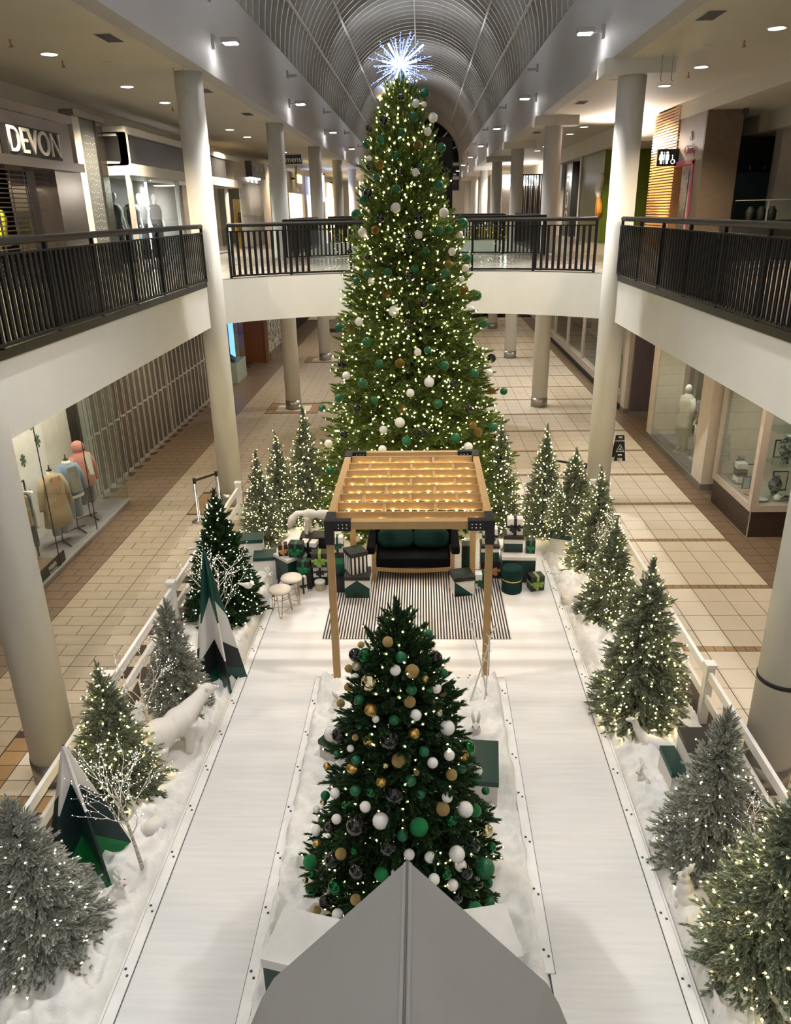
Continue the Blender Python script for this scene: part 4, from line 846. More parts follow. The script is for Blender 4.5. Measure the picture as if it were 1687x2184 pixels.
for lb, x, y, rz, sc in (('white rabbit figure sitting up between the two right front trees', 2.34, 5.02, 2.2, .95), ('white rabbit figure sitting in the snow beside the leaning birch', -2.80, 4.97, .3, .78), ('white rabbit figure sitting by the green-lidded boxes', -2.62, 11.25, -.6, .75),
                      ('white rabbit figure half hidden behind the tall panel tree', -3.25, 8.75, -.8, .7), ('white rabbit figure in the snow left of the baubled tree', -1.12, 7.75, .9, .7), ('white rabbit figure in the snow by the twig poles', .60, 7.30, -1.6, .9), ('white rabbit figure at the foot of the tallest right tree', 2.36, 6.55, 2.8, .62)):
    figure('rabbit', lb, 'animal figure', rab, (x, y, .15), rz, sc, EARS, extra=[(.135, .042, .36), (.135, -.042, .36)])
curl = blob([('b', (0, 0, .11), (.19, .15, .13)), ('b', (.13, .10, .09), (.12, .12, .10)), ('b', (.10, .22, .09), (.085, .075, .075)), ('b', (.03, .25, .06), (.05, .04, .04)), ('b', (-.13, .10, .08), (.10, .12, .09)), ('t', [(-.12, .20, .04), (-.02, .27, .03)], [.04, .03]), ('b', (.155, .26, .15), (.025, .02, .025)), ('b', (.14, .17, .165), (.025, .02, .025))])
figure('sleeping_bear', 'white bear cub figure curled up asleep beside the right walkway', 'animal figure', curl, (2.47, 10.75, .16), 2.6, 1.05)
figure('bear_cub', 'white bear cub figure lying in the snow between polar bear and leaning birch', 'animal figure', curl, (-2.74, 5.88, .16), .8, .66)
lyd = blob([('b', (0, 0, .13), (.25, .10, .11)), ('t', [(.18, 0, .16), (.28, 0, .26), (.31, 0, .34)], [.075, .05, .042]), ('b', (.34, 0, .36), (.06, .042, .045)), ('t', [(.36, 0, .355), (.44, 0, .325)], [.034, .022]), ('t', [(.16, .08, .08), (.32, .09, .03), (.24, .10, .02)], [.045, .025, .02]), ('t', [(.16, -.08, .08), (.34, -.09, .03), (.25, -.10, .02)], [.045, .025, .02]), ('b', (-.17, .08, .08), (.11, .05, .07)), ('b', (-.17, -.08, .08), (.11, .05, .07))])
figure('lying_deer', 'white deer figure lying in the snow in front of the tallest right tree', 'animal figure', lyd, (2.66, 7.12, .16), 2.5, .9, ears=[((.33, .04, .39), (.30, .10, .45), (0, 0, 0)), ((.33, -.04, .39), (.30, -.10, .45), (0, 0, 0))])
bird = blob([('b', (0, 0, .05), (.065, .042, .042)), ('b', (.06, 0, .085), (.035, .03, .03)), ('t', [(.085, 0, .085), (.12, 0, .08)], [.010, .003]), ('t', [(-.04, 0, .05), (-.15, 0, .055)], [.028, .012])], .006)
for lb, x, y, z, rz in (('small white bird figure perched high on the dark green tree', -3.36, 10.25, 1.30, .5), ('small white bird figure perched low on the right of the dark green tree', -2.62, 10.0, .78, -.4), ('small white bird figure perched above the low green lid', -2.78, 10.25, .98, 2.4)):
    figure('bird', lb, 'animal figure', bird, (x, y, z), rz, 1.2)
# ================================================================ shops
mat('shop_wall', (.62, .57, .50), .7); mat('shop_dark', (.03, .027, .025), .7); mat('shop_floor', (.26, .24, .25), .5, col2=(.2, .185, .19), nscale=5)
mat('alu', (.60, .58, .54), .4, .5); mat('steel', (.30, .27, .245), .18, .95, col2=(.34, .31, .28), nscale=2, stretch=(1, 1, 20)); mat('grille_pane', (.10, .085, .07), .35)
mat('cream_pier', (.70, .62, .52), .6); mat('plinth_grey', (.20, .185, .165), .6); mat('case_brown', (.045, .028, .020), .5); mat('case_frame', (.50, .44, .38), .5)
mat('mint', (.42, .50, .43), .4); mat('shop_light', (1, 1, 1), emit=(1, .96, .9), estr=9); mat('stripe_wood', (.16, .12, .13), .6, col2=(.05, .035, .06), nscale=9, stretch=(9, 9, .15), namt=.7)
mat('skin_form', (.62, .52, .40), .6); mat('mannequin', (.80, .78, .75), .45)
for k, c in {'denim': (.16, .22, .30), 'denim_dark': (.035, .05, .075), 'camel': (.36, .25, .145), 'pink': (.52, .20, .15), 'taupe': (.20, .165, .13), 'offwhite': (.74, .70, .62), 'charcoal': (.022, .022, .026), 'quilt': (.30, .20, .10), 'puffer': (.70, .66, .58), 'grey_knit': (.16, .15, .155)}.items(): mat('cloth_' + k, c, .85, bump=.25, bscale=25, sheen=.2)

# ---- lower left: clothes shop behind glass
struct('wall_lower_left', MB().box(-9.4, -9.2, -2, 72, 0, ZSOF), 'shop_dark')
struct('wall_display_back', MB().box(-7.8, -7.64, 8, 15.62, 0, ZSOF), 'shop_wall')
ds = struct('floor_display', MB().box(-7.9, -6.58, 8, 15.66, 0, .10), 'shop_floor'); obj('nosing', MB().box(-6.60, -6.56, 8, 15.66, .085, .115), 'alu', ds)
w2 = struct('window_2', MB().box(-6.60, -6.56, 8, 15.66, 3.6, ZSOF), 'alu')
for a, b in ((8.0, 10.6), (10.61, 12.19), (12.20, 13.85), (13.86, 15.65)): obj('pane', MB().box(-6.585, -6.575, a, b, .115, 3.6), 'display_glass', w2)
obj('pane', MB().box(-7.42, -6.59, 15.645, 15.655, .115, 3.6), 'display_glass', w2)
for y in (10.605, 12.195, 13.855): obj('joint', MB().box(-6.587, -6.573, y - .006, y + .006, .115, 3.6), 'dark', w2)
lp = obj('leaf_panel', MB().box(-7.62, -7.58, 10.2, 14.35, .1, 3.3), mat('panel_white', (.72, .67, .62), .6), None, label='white backdrop panel printed with green leaves behind the clothes rack', cat='backdrop panel')
mat('leaf_print', (.05, .09, .055), .7)
for (y, z, s, a) in ((12.7, 1.95, .14, .3), (13.25, 2.55, .13, -.5), (13.45, 1.75, .13, .1), (13.75, 2.75, .15, .0), (13.95, 2.30, .13, .8), (14.1, 1.95, .14, .2), (12.2, 1.35, .10, .6), (12.3, 2.4, .14, 1.), (11.4, 2.1, .14, .4), (11.0, 1.6, .14, -.3)):
    P = []
    for i in range(28):
        t_ = 2 * PI * i / 28; r0 = s * (1 - .25 * math.cos(t_)) * (1 if i % 4 else .45)
        u, v = r0 * math.sin(t_) * .75, r0 * math.cos(t_); P.append((0, u * math.cos(a) - v * math.sin(a), u * math.sin(a) + v * math.cos(a)))
    obj('leaf', MB().prism(P, (.004, 0, 0)), 'leaf_print', lp, (-7.579, y, z))
for y in (11.2, 13.2, 15): lamp('SPOT', 'window_lamp', (-6.85, y, 3.5), 130, (1, .93, .82), (-7.25, y, 0), spot_size=2.2, spot_blend=.8, shadow_soft_size=.08)

def dress_form(label, x, y, rz, kind):
    t = thing('dress_form', label, 'mannequin', (x, y, .10), rz, 'dress forms in the left window')
    st = obj('stand', MB().tube([(0, 0, .02), (0, 0, .75)], .013, 8), 'black_metal', t)
    for k in range(3): a = 2 * PI * k / 3 + .5; obj('foot', MB().bar((0, 0, .07), (.27 * math.cos(a), .27 * math.sin(a), .012), .025, .015), 'black_metal', st)
    obj('torso', MB().lathe([(.10, .72), (.15, .80), (.155, .90), (.12, 1.06), (.14, 1.22), (.15, 1.30), (.10, 1.40), (.055, 1.43), (.052, 1.49), (.001, 1.50)], 20, sx=1.15, sy=.75).smooth(), 'skin_form', t)
    obj('finial', MB().lathe([(.05, 1.50), (.05, 1.512), (.015, 1.52), (.02, 1.545), (.008, 1.57), (.014, 1.59), (.001, 1.62)], 12).smooth(), 'black_metal', t)
    def shell(name, prof, c, sx=1.2, sy=.85): return obj(name, MB().lathe(prof, 24, sx=sx, sy=sy).smooth(), 'cloth_' + c, t)
    def sleeve(c, r=.062, zl=.86, out=.06):
        for s in (-1, 1): obj('sleeve', MB().tube([(s * .15, 0, 1.36), (s * (.22 + out * .5), -.01, 1.15), (s * (.23 + out), -.03, zl)], [r * 1.15, r, r * .85], 12).smooth(), 'cloth_' + c, t)
    def jeans(c, zb):
        j = MB()
        for s in (-1, 1): j.tube([(s * .07, 0, .90), (s * .085, .0, .55), (s * .09, 0, zb)], [.095, .085, .075], 14)
        obj('trousers', j.smooth(), 'cloth_' + c, t)
    if kind == 'coat':
        shell('coat', [(.235, .42), (.215, .70), (.18, 1.02), (.19, 1.28), (.16, 1.39), (.085, 1.43)], 'camel'); sleeve('camel', .066, .78)
        obj('lapel', MB().add([(-.02, -.165, 1.02), (.07, -.15, 1.42), (.12, -.13, 1.36), (.04, -.168, 1.06)], [(0, 1, 2, 3)]).add([(.02, -.166, 1.02), (-.07, -.15, 1.42), (-.12, -.13, 1.36), (-.04, -.168, 1.06)], [(0, 3, 2, 1)]), 'cloth_quilt', t)
        obj('blouse', MB().add([(-.06, -.152, 1.40), (.06, -.152, 1.40), (.0, -.172, 1.06)], [(0, 2, 1)]), 'cloth_pink', t); jeans('denim', .22)
    elif kind == 'denim':
        shell('jacket', [(.205, .80), (.185, 1.02), (.20, 1.27), (.165, 1.39), (.09, 1.44)], 'denim'); sleeve('denim', .068, .84)
        obj('sweater', MB().add([(-.10, -.162, 1.38), (.10, -.162, 1.38), (.09, -.182, .86), (-.09, -.182, .86)], [(0, 3, 2, 1)]), 'cloth_taupe', t)
        obj('shirt_hem', MB().lathe([(.208, .74), (.20, .83)], 24, sx=1.2, sy=.85).smooth(), 'cloth_offwhite', t); obj('collar', MB().lathe([(.10, 1.42), (.07, 1.48)], 16).smooth(), 'cloth_offwhite', t); jeans('denim', .30)
    else:
        shell('jacket', [(.215, .74), (.20, 1.0), (.205, 1.27), (.17, 1.38), (.10, 1.44)], 'pink'); sleeve('pink', .07, .80)
        obj('hood', MB().ball((0, .02, 1.55), 1, 16, 10, (.13, .13, .13)).smooth(), 'cloth_pink', t); obj('fleece', MB().add([(-.01, -.178, 1.40), (.13, -.15, 1.42), (.16, -.16, .95), (.04, -.19, .98)], [(0, 3, 2, 1)]), 'cloth_offwhite', t); jeans('denim_dark', .34)
dress_form('dress form in a camel coat behind the left shop window', -6.98, 13.20, 1.0, 'coat')
dress_form('dress form in a denim jacket over a taupe sweater behind the left shop window', -6.96, 13.85, 1.0, 'denim')
dress_form('dress form in a hooded dusty-pink jacket behind the left shop window', -7.00, 14.55, 1.0, 'hood')
rk = thing('clothes_rack', 'black pipe clothes rack behind the left shop window', 'clothes rack', (-7.2, 12.1, .10))
obj('pipe', MB().tube([(0, -.75, 0), (0, -.75, 1.5), (0, .55, 1.5), (0, .55, 0)], .018, 8), 'black_metal', rk)
for y_, c, w_, zb, nm, lb in ((12.30, 'quilt', .20, .75, 'quilted_jacket', 'brown quilted jacket hanging on the pipe rack'), (12.42, 'denim_dark', .17, .30, 'hanging_jeans', 'dark blue jeans hanging on the pipe rack'), (12.54, 'offwhite', .19, .62, 'hanging_shirt', 'off-white shirt hanging on the pipe rack'), (12.15, 'taupe', .18, .65, 'hanging_cardigan', 'taupe cardigan hanging on the pipe rack'), (12.0, 'camel', .2, .7, 'hanging_coat', 'camel coat hanging on the pipe rack')):
    g = thing(nm, lb, 'garment', (-7.2, y_, .10)); obj('hanger', MB().tube([(0, 0, 1.5), (0, 0, 1.44), (-.17, 0, 1.36), (.17, 0, 1.36), (0, 0, 1.44)], .006, 6), 'bench_wood', g)
    obj('cloth', MB().add([(-w_, -.04, 1.34), (w_, -.04, 1.34), (w_ * 1.08, -.05, zb), (-w_ * 1.08, -.05, zb), (-w_, .04, 1.34), (w_, .04, 1.34), (w_ * 1.08, .05, zb), (-w_ * 1.08, .05, zb)], [(3, 2, 1, 0), (4, 5, 6, 7), (0, 1, 5, 4), (1, 2, 6, 5), (2, 3, 7, 6), (3, 0, 4, 7)]), 'cloth_' + c, g, bevel=.03)
sp = obj('window_plinth', MB().box(-7.25, -6.62, 11.0, 12.45, .10, .16), wood_mat('plinth_wood', (.22, .13, .08), (.16, .09, .05), .5, 3, 1), None, label='low wooden platform with a black name strip in the left shop window', cat='platform')
obj('name_strip', MB().box(-6.62, -6.60, 11.0, 12.45, .10, .32), 'dark', sp)
text('lettering', 'ntain', 'trim_white', (-6.597, 11.95, .24), (PI / 2, 0, PI / 2), .15, sp); text('lettering', 'TAIN.COM', 'trim_white', (-6.597, 11.95, .14), (PI / 2, 0, PI / 2), .06, sp)
# ---- folding grille
gr = thing('folding_grille', 'long folding metal grille closing the shop on the left', 'shop grille', (-7.42, 15.8, 0))
fr = MB().box(-.014, .014, 0, .025, 0, 3.0).box(-.014, .014, .185, .21, 0, 3.0).box(-.012, .012, .025, .185, 0, .10).box(-.012, .012, .025, .185, 1.42, 1.47).box(-.012, .012, .025, .185, 2.9, 3.0).mesh('leaf_frame')
pn = MB().box(-.006, .006, .025, .185, .10, 2.9).mesh('pane')
k = 0; y = 0.
while y < 10.6:
    a = .30 if k % 2 else -.30; o = obj('leaf_frame', fr, 'alu', gr, (-.03 if k % 2 else .03, y, 0), a); obj('pane', pn, 'grille_pane', o)
    y += .20; k += 1
for yy in (0.1, 2.6, 5.6, 8.2, 10.5): obj('post', MB().box(-.06, .08, yy - .05, yy + .05, 0, 3.0), 'alu', gr)
obj('head_track', MB().box(-.08, .10, -.1, 10.8, 3.0, 3.12), 'alu', gr)
struct('wall_grille_header', MB().box(-7.6, -7.4, 15.7, 26.6, 3.1, ZSOF), 'white_paint')
# ---- lower left, beyond the grille
struct('wall_lower_left_far', MB().box(-9.2, -8.2, 26.6, 31, 0, ZSOF), 'shop_dark')
v = thing('display_case', 'glass display case with pale green base and blue screen beyond the left column', 'display case', (-7.3, 29.1, 0))
obj('base', MB().box(-.3, .3, -.8, .8, 0, .75), 'mint', v); obj('glass_box', MB().box(-.3, .3, -.8, .8, .76, 2.8), 'display_glass', v)
obj('screen', MB().box(-.05, -.02, -.5, .15, .95, 2.2), mat('screen_blue', (.1, .2, .6), emit=(.12, .3, .9), estr=2.2), v, (0, 0, 0), .5)
obj('potted_plant', MB().ball((.1, -.5, .85), 1, 8, 6, (.1, .1, .12)), 'leaf_print', v)
struct('wall_wood_panel', MB().box(-7.9, -6.62, 32.6, 32.8, 0, ZSOF), wood_mat('orange_wood', (.26, .09, .025), (.20, .07, .02), .4, 8, 1))
struct('trim_1', MB().box(-6.72, -6.60, 32.5, 32.7, 0, ZSOF), wood_mat('edge_wood', (.34, .16, .05), (.28, .12, .04), .4, 8, 1)); struct('trim_2', MB().box(-7.98, -7.86, 32.3, 32.5, 0, ZSOF), 'cream_pier')
struct('wall_patterned', MB().box(-6.9, -6.65, 32.9, 36.5, .35, ZSOF), mat('lace_pattern', (.72, .70, .66), .4, col2=(.10, .12, .11), nscale=7, namt=.12)); struct('baseboard_left', MB().box(-6.95, -6.6, 32.9, 36.5, 0, .35), 'plinth_grey')
struct('trim_3', MB().box(-6.75, -6.6, 36.5, 36.9, 0, ZSOF), 'orange_wood'); struct('wall_lower_left_end', MB().box(-7.2, -6.9, 37, 71, 0, ZSOF), 'shop_dark')

# ---- lower right
struct('wall_lower_right', MB().box(8.6, 8.8, -2, 72, 0, ZSOF), 'shop_wall')
case = thing('corner_display_case', 'brown-based glass corner display case full of ornaments on the lower right', 'display case', (6.26, 13.65, 0))
obj('base', MB().box(0, 2.3, 0, 1.95, 0, .53), 'case_brown', case); obj('edge_strip', MB().box(-.006, .012, -.006, .012, 0, .53), 'alu', case)
obj('sill', MB().box(-.03, 2.3, -.03, 1.98, .53, .66), 'case_frame', case)
obj('corner_post', MB().box(-.03, .11, -.03, .11, .66, 3.4), 'case_frame', case); obj('end_post', MB().box(-.03, .10, 1.86, 1.98, .66, 3.4), 'case_frame', case); obj('head', MB().box(-.03, 2.3, -.03, 1.98, 3.4, ZSOF), 'case_frame', case)
obj('pane', MB().box(.03, .04, .11, 1.86, .66, 3.4), 'display_glass', case); obj('pane', MB().box(.11, 2.3, .03, .04, .66, 3.4), 'display_glass', case)
obj('shelf', MB().box(.45, 1.25, .25, .85, 1.32, 1.335), 'pane_glass', case); obj('shelf', MB().box(.40, 1.2, .30, .9, 1.98, 1.995), 'pane_glass', case); obj('back_panel', MB().box(2.2, 2.28, .04, 1.9, .66, 3.4), 'shop_dark', case)
obj('back_panel', MB().box(.11, 2.2, 1.88, 1.94, .66, 3.4), 'shop_wall', case)
lamp('SPOT', 'case_lamp', (7.0, 14.4, 3.3), 40, (1, .95, .85), (6.9, 14.3, 0), spot_size=2.0, spot_blend=.7, shadow_soft_size=.05)
mat('porcelain', (.30, .32, .31), .2, col2=(.04, .06, .06), nscale=16, namt=.2); mat('photo_blue', (.20, .36, .50), .4, col2=(.5, .5, .45), nscale=4)
def vase(label, x, y, z, s, name='vase', cat='vase'):
    obj(name, MB().lathe([(.07 * s, 0), (.05 * s, .02 * s), (.07 * s, .1 * s), (.14 * s, .24 * s), (.15 * s, .32 * s), (.10 * s, .42 * s), (.06 * s, .45 * s), (.085 * s, .50 * s), (.07 * s, .50 * s), (.05 * s, .45 * s), (.001, .44 * s)], 24).smooth(), 'porcelain', None, (x, y, z), label=label, cat=cat)
vase('large patterned porcelain vase on the glass shelf of the corner case', 6.98, 14.15, 1.337, 1.1); vase('smaller dark vase standing below the shelf of the corner case', 6.85, 14.1, .665, .85)
vase('dark metal urn near the back of the corner case', 6.62, 15.25, .665, .9, 'urn', 'urn')
obj('white_teapot', MB().ball((0, 0, .07), .07, 14, 10).tube([(.06, 0, .07), (.12, 0, .11)], [.015, .01], 8).tube([(-.06, 0, .10), (-.11, 0, .08), (-.06, 0, .04)], .008, 6).smooth(), 'ball_w', None, (6.82, 13.86, .665), label='small white teapot at the front of the corner case', cat='teapot')
for i, (x, y, z, w_, h_, m_, lb) in enumerate(((7.10, 14.45, .665, .30, .40, 'panel_white', 'white framed picture propped behind the vases'), (6.50, 14.55, .665, .16, .26, 'photo_blue', 'small blue picture card in the corner case'), (7.05, 14.50, 1.337, .28, .36, 'panel_white', 'white framed picture on the glass shelf'), (6.72, 15.1, .665, .3, .34, 'panel_white', 'black framed mirror at the back of the corner case'))):
    f_ = thing('picture_frame', lb, 'picture', (x, y, z)); obj('frame', MB().box(-w_ / 2, w_ / 2, 0, .02, 0, h_), 'dark', f_); obj('picture', MB().box(-w_ / 2 + .02, w_ / 2 - .02, -.004, 0, .02, h_ - .02), m_, f_)
for i, (x, y, c, lb) in enumerate(((6.55, 13.90, 'gift_white', 'white saucer nearest the corner post of the case'), (7.05, 13.95, 'porcelain', 'patterned plate right of the teapot'), (7.25, 14.1, 'gift_white', 'white dish at the right of the corner case'), (6.45, 14.25, 'gift_copper', 'copper dish along the left pane of the case'), (6.48, 14.9, 'porcelain', 'patterned bowl along the left pane of the case'))):
    obj('dish', MB().lathe([(.05, 0), (.11, .02), (.115, .03), (.10, .028), (.04, .012), (.001, .012)], 20).smooth(), c, None, (x, y, .665), label=lb, cat='dish')
bb = thing('watch_stack', 'stepped white display stand in the corner case', 'display stand', (6.55, 15.0, .665))
for k in range(3): obj('tier', MB().box(-.10, .10, -.13 + .04 * k, .13, .14 * k, .14 * k + .12), 'gift_white' if k != 1 else 'cloth_charcoal', bb)
struct('wall_recess_right', MB().box(6.9, 7.1, 15.62, 16.3, 0, ZSOF), 'cream_pier')
def pier(n, x0, x1, y0, y1, m='cream_pier'):
    o = struct('trim_%d' % n, MB().box(x0, x1, y0, y1, .14, ZSOF), m); obj('plinth', MB().box(x0 - .01, x1, y0 - .01, y1 + .01, 0, .14), 'plinth_grey', o)
pier(4, 6.26, 7.4, 16.30, 16.95); pier(5, 6.26, 7.0, 20.35, 20.75); pier(6, 6.26, 7.2, 23.3, 23.75)
w3 = struct('window_3', MB().box(6.24, 6.34, 16.95, 20.35, 0, .14), 'plinth_grey')
obj('pane', MB().box(6.285, 6.295, 16.95, 18.6, .14, ZSOF), 'display_glass', w3); obj('pane', MB().box(6.285, 6.295, 18.61, 20.35, .14, ZSOF), 'display_glass', w3)
struct('floor_window_right', MB().box(6.34, 8.6, 16.95, 20.35, 0, .15), 'shop_floor'); struct('wall_window_back', MB().box(7.7, 7.8, 16.95, 20.35, .15, ZSOF), mat('sage', (.30, .31, .26), .7))
lamp('SPOT', 'window_lamp', (6.6, 18.0, 3.7), 140, (1, .95, .88), (7.0, 18.0, 0), spot_size=2.2, spot_blend=.8, shadow_soft_size=.08)
struct('wall_striped_panel', MB().box(6.32, 7.6, 22.9, 23.0, .1, ZSOF), 'stripe_wood'); struct('baseboard_right', MB().box(6.30, 7.6, 22.86, 22.9, 0, .14), 'plinth_grey')
struct('wall_recess_left_return', MB().box(7.4, 7.5, 20.75, 22.9, 0, ZSOF), 'shop_wall')
w4 = struct('window_4', MB().box(6.24, 6.45, 23.75, 40, 0, .45), 'case_frame')
for a in range(5): obj('pane', MB().box(6.30, 6.31, 24.0 + 3.2 * a, 27.1 + 3.2 * a, .45, 3.5), 'display_glass', w4); obj('mullion', MB().box(6.26, 6.36, 23.75 + 3.2 * a, 23.95 + 3.2 * a, .45, ZSOF), 'case_frame', w4)
obj('kick', MB().box(6.22, 6.26, 23.75, 40, 0, .18), 'dark', w4)
struct('wall_lower_right_far', MB().box(6.5, 6.8, 40, 71, 0, ZSOF), 'shop_wall')
lamp('AREA', 'window_lamp', (7.4, 30, 3.6), 70, (1, .96, .92), (7.4, 30, 0), size=1.5)
mat('fairy_blue', (.8, .9, 1), emit=(.6, .75, 1.), estr=12)
ft = thing('window_tree', 'small dark tree with cold lights in the far right shop window', 'christmas tree', (7.0, 26.2, 0))
obj('cone', MB().lathe([(.35, 0), (.25, .8), (.02, 2.0)], 12), 'needles_green', ft); lb_ = MB()
for k in range(60): a = k * 2.4; z = 1.9 * k / 60; lb_.ball(((.36 - .17 * z) * math.cos(a), (.36 - .17 * z) * math.sin(a), z), .012, 4, 2)
obj('string_lights', lb_, 'fairy_blue', ft, kind='stuff')

# ---- mannequins
mann = blob([('b', (0, -.01, 1.62), (.075, .09, .115)), ('b', (0, -.09, 1.60), (.014, .02, .02)), ('t', [(0, 0, 1.55), (0, .005, 1.42)], [.048, .052]), ('b', (0, 0, 1.32), (.165, .10, .13)), ('b', (0, .0, 1.10), (.12, .085, .14)), ('b', (0, .0, .93), (.15, .105, .12)),
             ('t', [(.16, 0, 1.40), (.22, .02, 1.14), (.23, -.03, .92), (.235, -.05, .80)], [.05, .04, .03, .025]), ('t', [(-.16, 0, 1.40), (-.22, .02, 1.14), (-.20, -.04, .92), (-.19, -.07, .80)], [.05, .04, .03, .025]),
             ('t', [(.085, 0, .92), (.09, -.01, .50), (.09, .01, .10), (.09, -.08, .04)], [.085, .055, .04, .03]), ('t', [(-.085, 0, .92), (-.09, -.01, .50), (-.09, .01, .10), (-.09, -.08, .04)], [.085, .055, .04, .03])], .014)
def mannequin(label, x, y, z, rz, top, bottom, long=False, sleeves=True, group='white mannequins in shop windows'):
    t = thing('mannequin', label, 'mannequin', (x, y, z), rz, group); obj('body', mann, 'mannequin', t)
    obj('stand_plate', MB().lathe([(.2, 0), (.2, .012)], 20), 'alu', t)
    if long: obj('coat', MB().lathe([(.22, .45), (.21, .75), (.17, 1.05), (.20, 1.30), (.15, 1.43), (.07, 1.50)], 22, sx=1.1, sy=.75).smooth(), 'cloth_' + top, t)
    else: obj('top', MB().lathe([(.175, .88), (.145, 1.08), (.19, 1.30), (.15, 1.43), (.07, 1.47)], 22, sx=1.08, sy=.72).smooth(), 'cloth_' + top, t)
    if sleeves:
        for s in (-1, 1): obj('sleeve', MB().tube([(s * .16, 0, 1.40), (s * .225, .02, 1.14), (s * .225, -.03, .92)], [.075, .065, .055], 12).smooth(), 'cloth_' + top, t)
    j = MB()
    for s in (-1, 1): j.tube([(s * .075, 0, .98), (s * .09, -.01, .50), (s * .09, .01, .12)], [.105, .078, .062], 14)
    obj('trousers', j.smooth(), 'cloth_' + bottom, t)
mannequin('white mannequin in a pale puffer coat behind the right shop window', 6.60, 18.75, .15, -1.2, 'puffer', 'offwhite', True)
mannequin('white mannequin in a grey cropped coat beside the puffer coat', 6.80, 18.15, .15, -1.2, 'grey_knit', 'offwhite')
mannequin('white mannequin in a brown coat at the back of the right shop window', 7.2, 18.9, .15, -1.0, 'taupe', 'offwhite', True)

# ---- upper left shops
struct('wall_upper_left', MB().box(-9.6, -9.5, -2, 72, ZF2, ZCEIL), 'shop_dark')
struct('wall_upper_left_frieze', MB().box(-8.1, -7.9, -2, 21.2, 7.6, ZCEIL), 'ceiling_paint'); struct('wall_upper_left_frieze_far', MB().box(-8.1, -7.9, 21.2, 71, 7.9, ZCEIL), 'ceiling_paint')
vt = thing('wall_vent', 'dark louvred vent in the wall above the shutter on the upper left', 'vent', (-7.89, 15.3, 7.95)); obj('frame', MB().box(0, .02, -.35, .75, -.12, .14), 'white_paint', vt)
for k in range(3): obj('louvre', MB().box(.02, .025, -.32 + .36 * k, .0 + .36 * k, -.10, .12), 'dark', vt)
mat('steel_warm', (.34, .30, .28), .22, .9, col2=(.40, .35, .33), nscale=1.5)
sh = thing('shop', 'steel shop front with a roll-down shutter and big letters on the upper left', 'shop front', (-7.0, 12, ZF2))
obj('header', MB().box(-.6, 0, -4, 4.55, 2.15, 2.95), 'steel_warm', sh); obj('canopy', MB().box(-.6, .12, -4, 4.75, 2.08, 2.24), 'steel', sh); obj('cornice', MB().box(-.6, .05, -4, 4.62, 2.95, 3.10), 'steel_warm', sh)
obj('pillar', MB().box(-.5, -.02, 3.65, 4.85, 0, 2.10), 'steel', sh); obj('jamb', MB().box(-.9, -.5, 3.50, 3.70, 0, 2.10), 'steel', sh)
obj('shop_interior', MB().box(-2.4, -2.3, -4, 4.5, 0, 2.1), 'shop_wall', sh)
sl = MB().box(-.012, .012, -4, 3.5, 0, .020).mesh('shutter_slat')
for k in range(26): obj('shutter_slat', sl, 'steel_warm', sh, (-.55, 0, .06 + k * .08))
for yy in (-3, -2, -1, 0, .8, 1.6, 2.3, 2.9, 3.45): obj('shutter_rod', MB().box(-.01, .01, -.02, .02, 0, 2.1), 'steel', sh, (-.55, yy, 0))
lt = thing('shop_sign', 'large white DEVON letters on black backing over the shutter', 'sign', (-6.99, 14.75, 7.22)); ba = obj('backing', MB().box(0, .10, -1.0, 1.05, -.25, .25), 'dark', lt)
text('lettering', 'DEVON', 'gift_white', (.11, .02, 0), (PI / 2, 0, PI / 2), .58, lt, .02)
lamp('AREA', 'shop_lamp', (-8.2, 14.2, 6.7), 60, WARM, (-8.2, 13.5, 0), size=.8)
yt = thing('torso_form', 'bright yellow shirt on a torso form behind the shutter', 'mannequin', (-8.0, 15.0, ZF2)); obj('stand', MB().tube([(0, 0, 0), (0, 0, .8)], .02, 8), 'steel', yt)
obj('shirt', MB().lathe([(.17, .75), (.15, 1.0), (.19, 1.25), (.14, 1.38), (.06, 1.42)], 18, sx=1.1, sy=.7).smooth(), mat('neon_yellow', (.62, .68, .06), .6), yt)
cw = struct('window_5', MB().box(-7.2, -7.1, 17.0, 17.35, ZF2, 7.9), 'white_paint'); obj('pane', MB().box(-7.12, -7.11, 17.35, 18.1, ZF2, 7.9), mat('grey_pane', (.16, .17, .165), .12), cw)
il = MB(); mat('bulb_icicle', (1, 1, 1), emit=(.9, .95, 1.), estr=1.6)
for k in range(6):
    for q in range(18): il.ball((-7.08, 17.45 + .1 * k, 7.6 - q * .12 - random.random() * .05), .006, 4, 2)
obj('icicle_lights', il, 'bulb_icicle', cw, kind='stuff')
struct('trim_7', MB().box(-7.3, -7.05, 18.1, 18.45, ZF2, 7.95), 'steel'); struct('trim_8', MB().box(-7.3, -7.0, 16.9, 18.45, 7.9, 8.02), 'steel')
sv = thing('shop', 'white framed shop front with dark sign panels and lit mannequins on the upper left', 'shop front', (-6.62, 18.5, ZF2))
obj('canopy', MB().box(-.9, .10, 0, 11.3, 2.10, 2.34), 'white_paint', sv); obj('cornice', MB().box(-.9, .05, 0, 11.3, 2.95, 3.10), 'white_paint', sv); obj('corner_frame', MB().box(-.16, .04, 0, .16, 2.32, 2.97), 'white_paint', sv); obj('corner_post', MB().box(-.08, .02, 0, .10, 0, 2.1), 'white_paint', sv)
mat('sign_dark', (.05, .05, .056), .25); obj('sign_panel', MB().box(-.05, 0, .14, 5.2, 2.36, 2.93), 'sign_dark', sv); obj('sign_panel', MB().box(-.05, 0, 5.5, 9.4, 2.36, 2.93), 'sign_dark', sv); obj('sign_end', MB().box(-.85, -.12, -.01, .02, 2.40, 2.90), 'dark', sv); obj('end_frame', MB().box(-.92, .04, 0, .05, 2.3, 2.98), 'white_paint', sv)
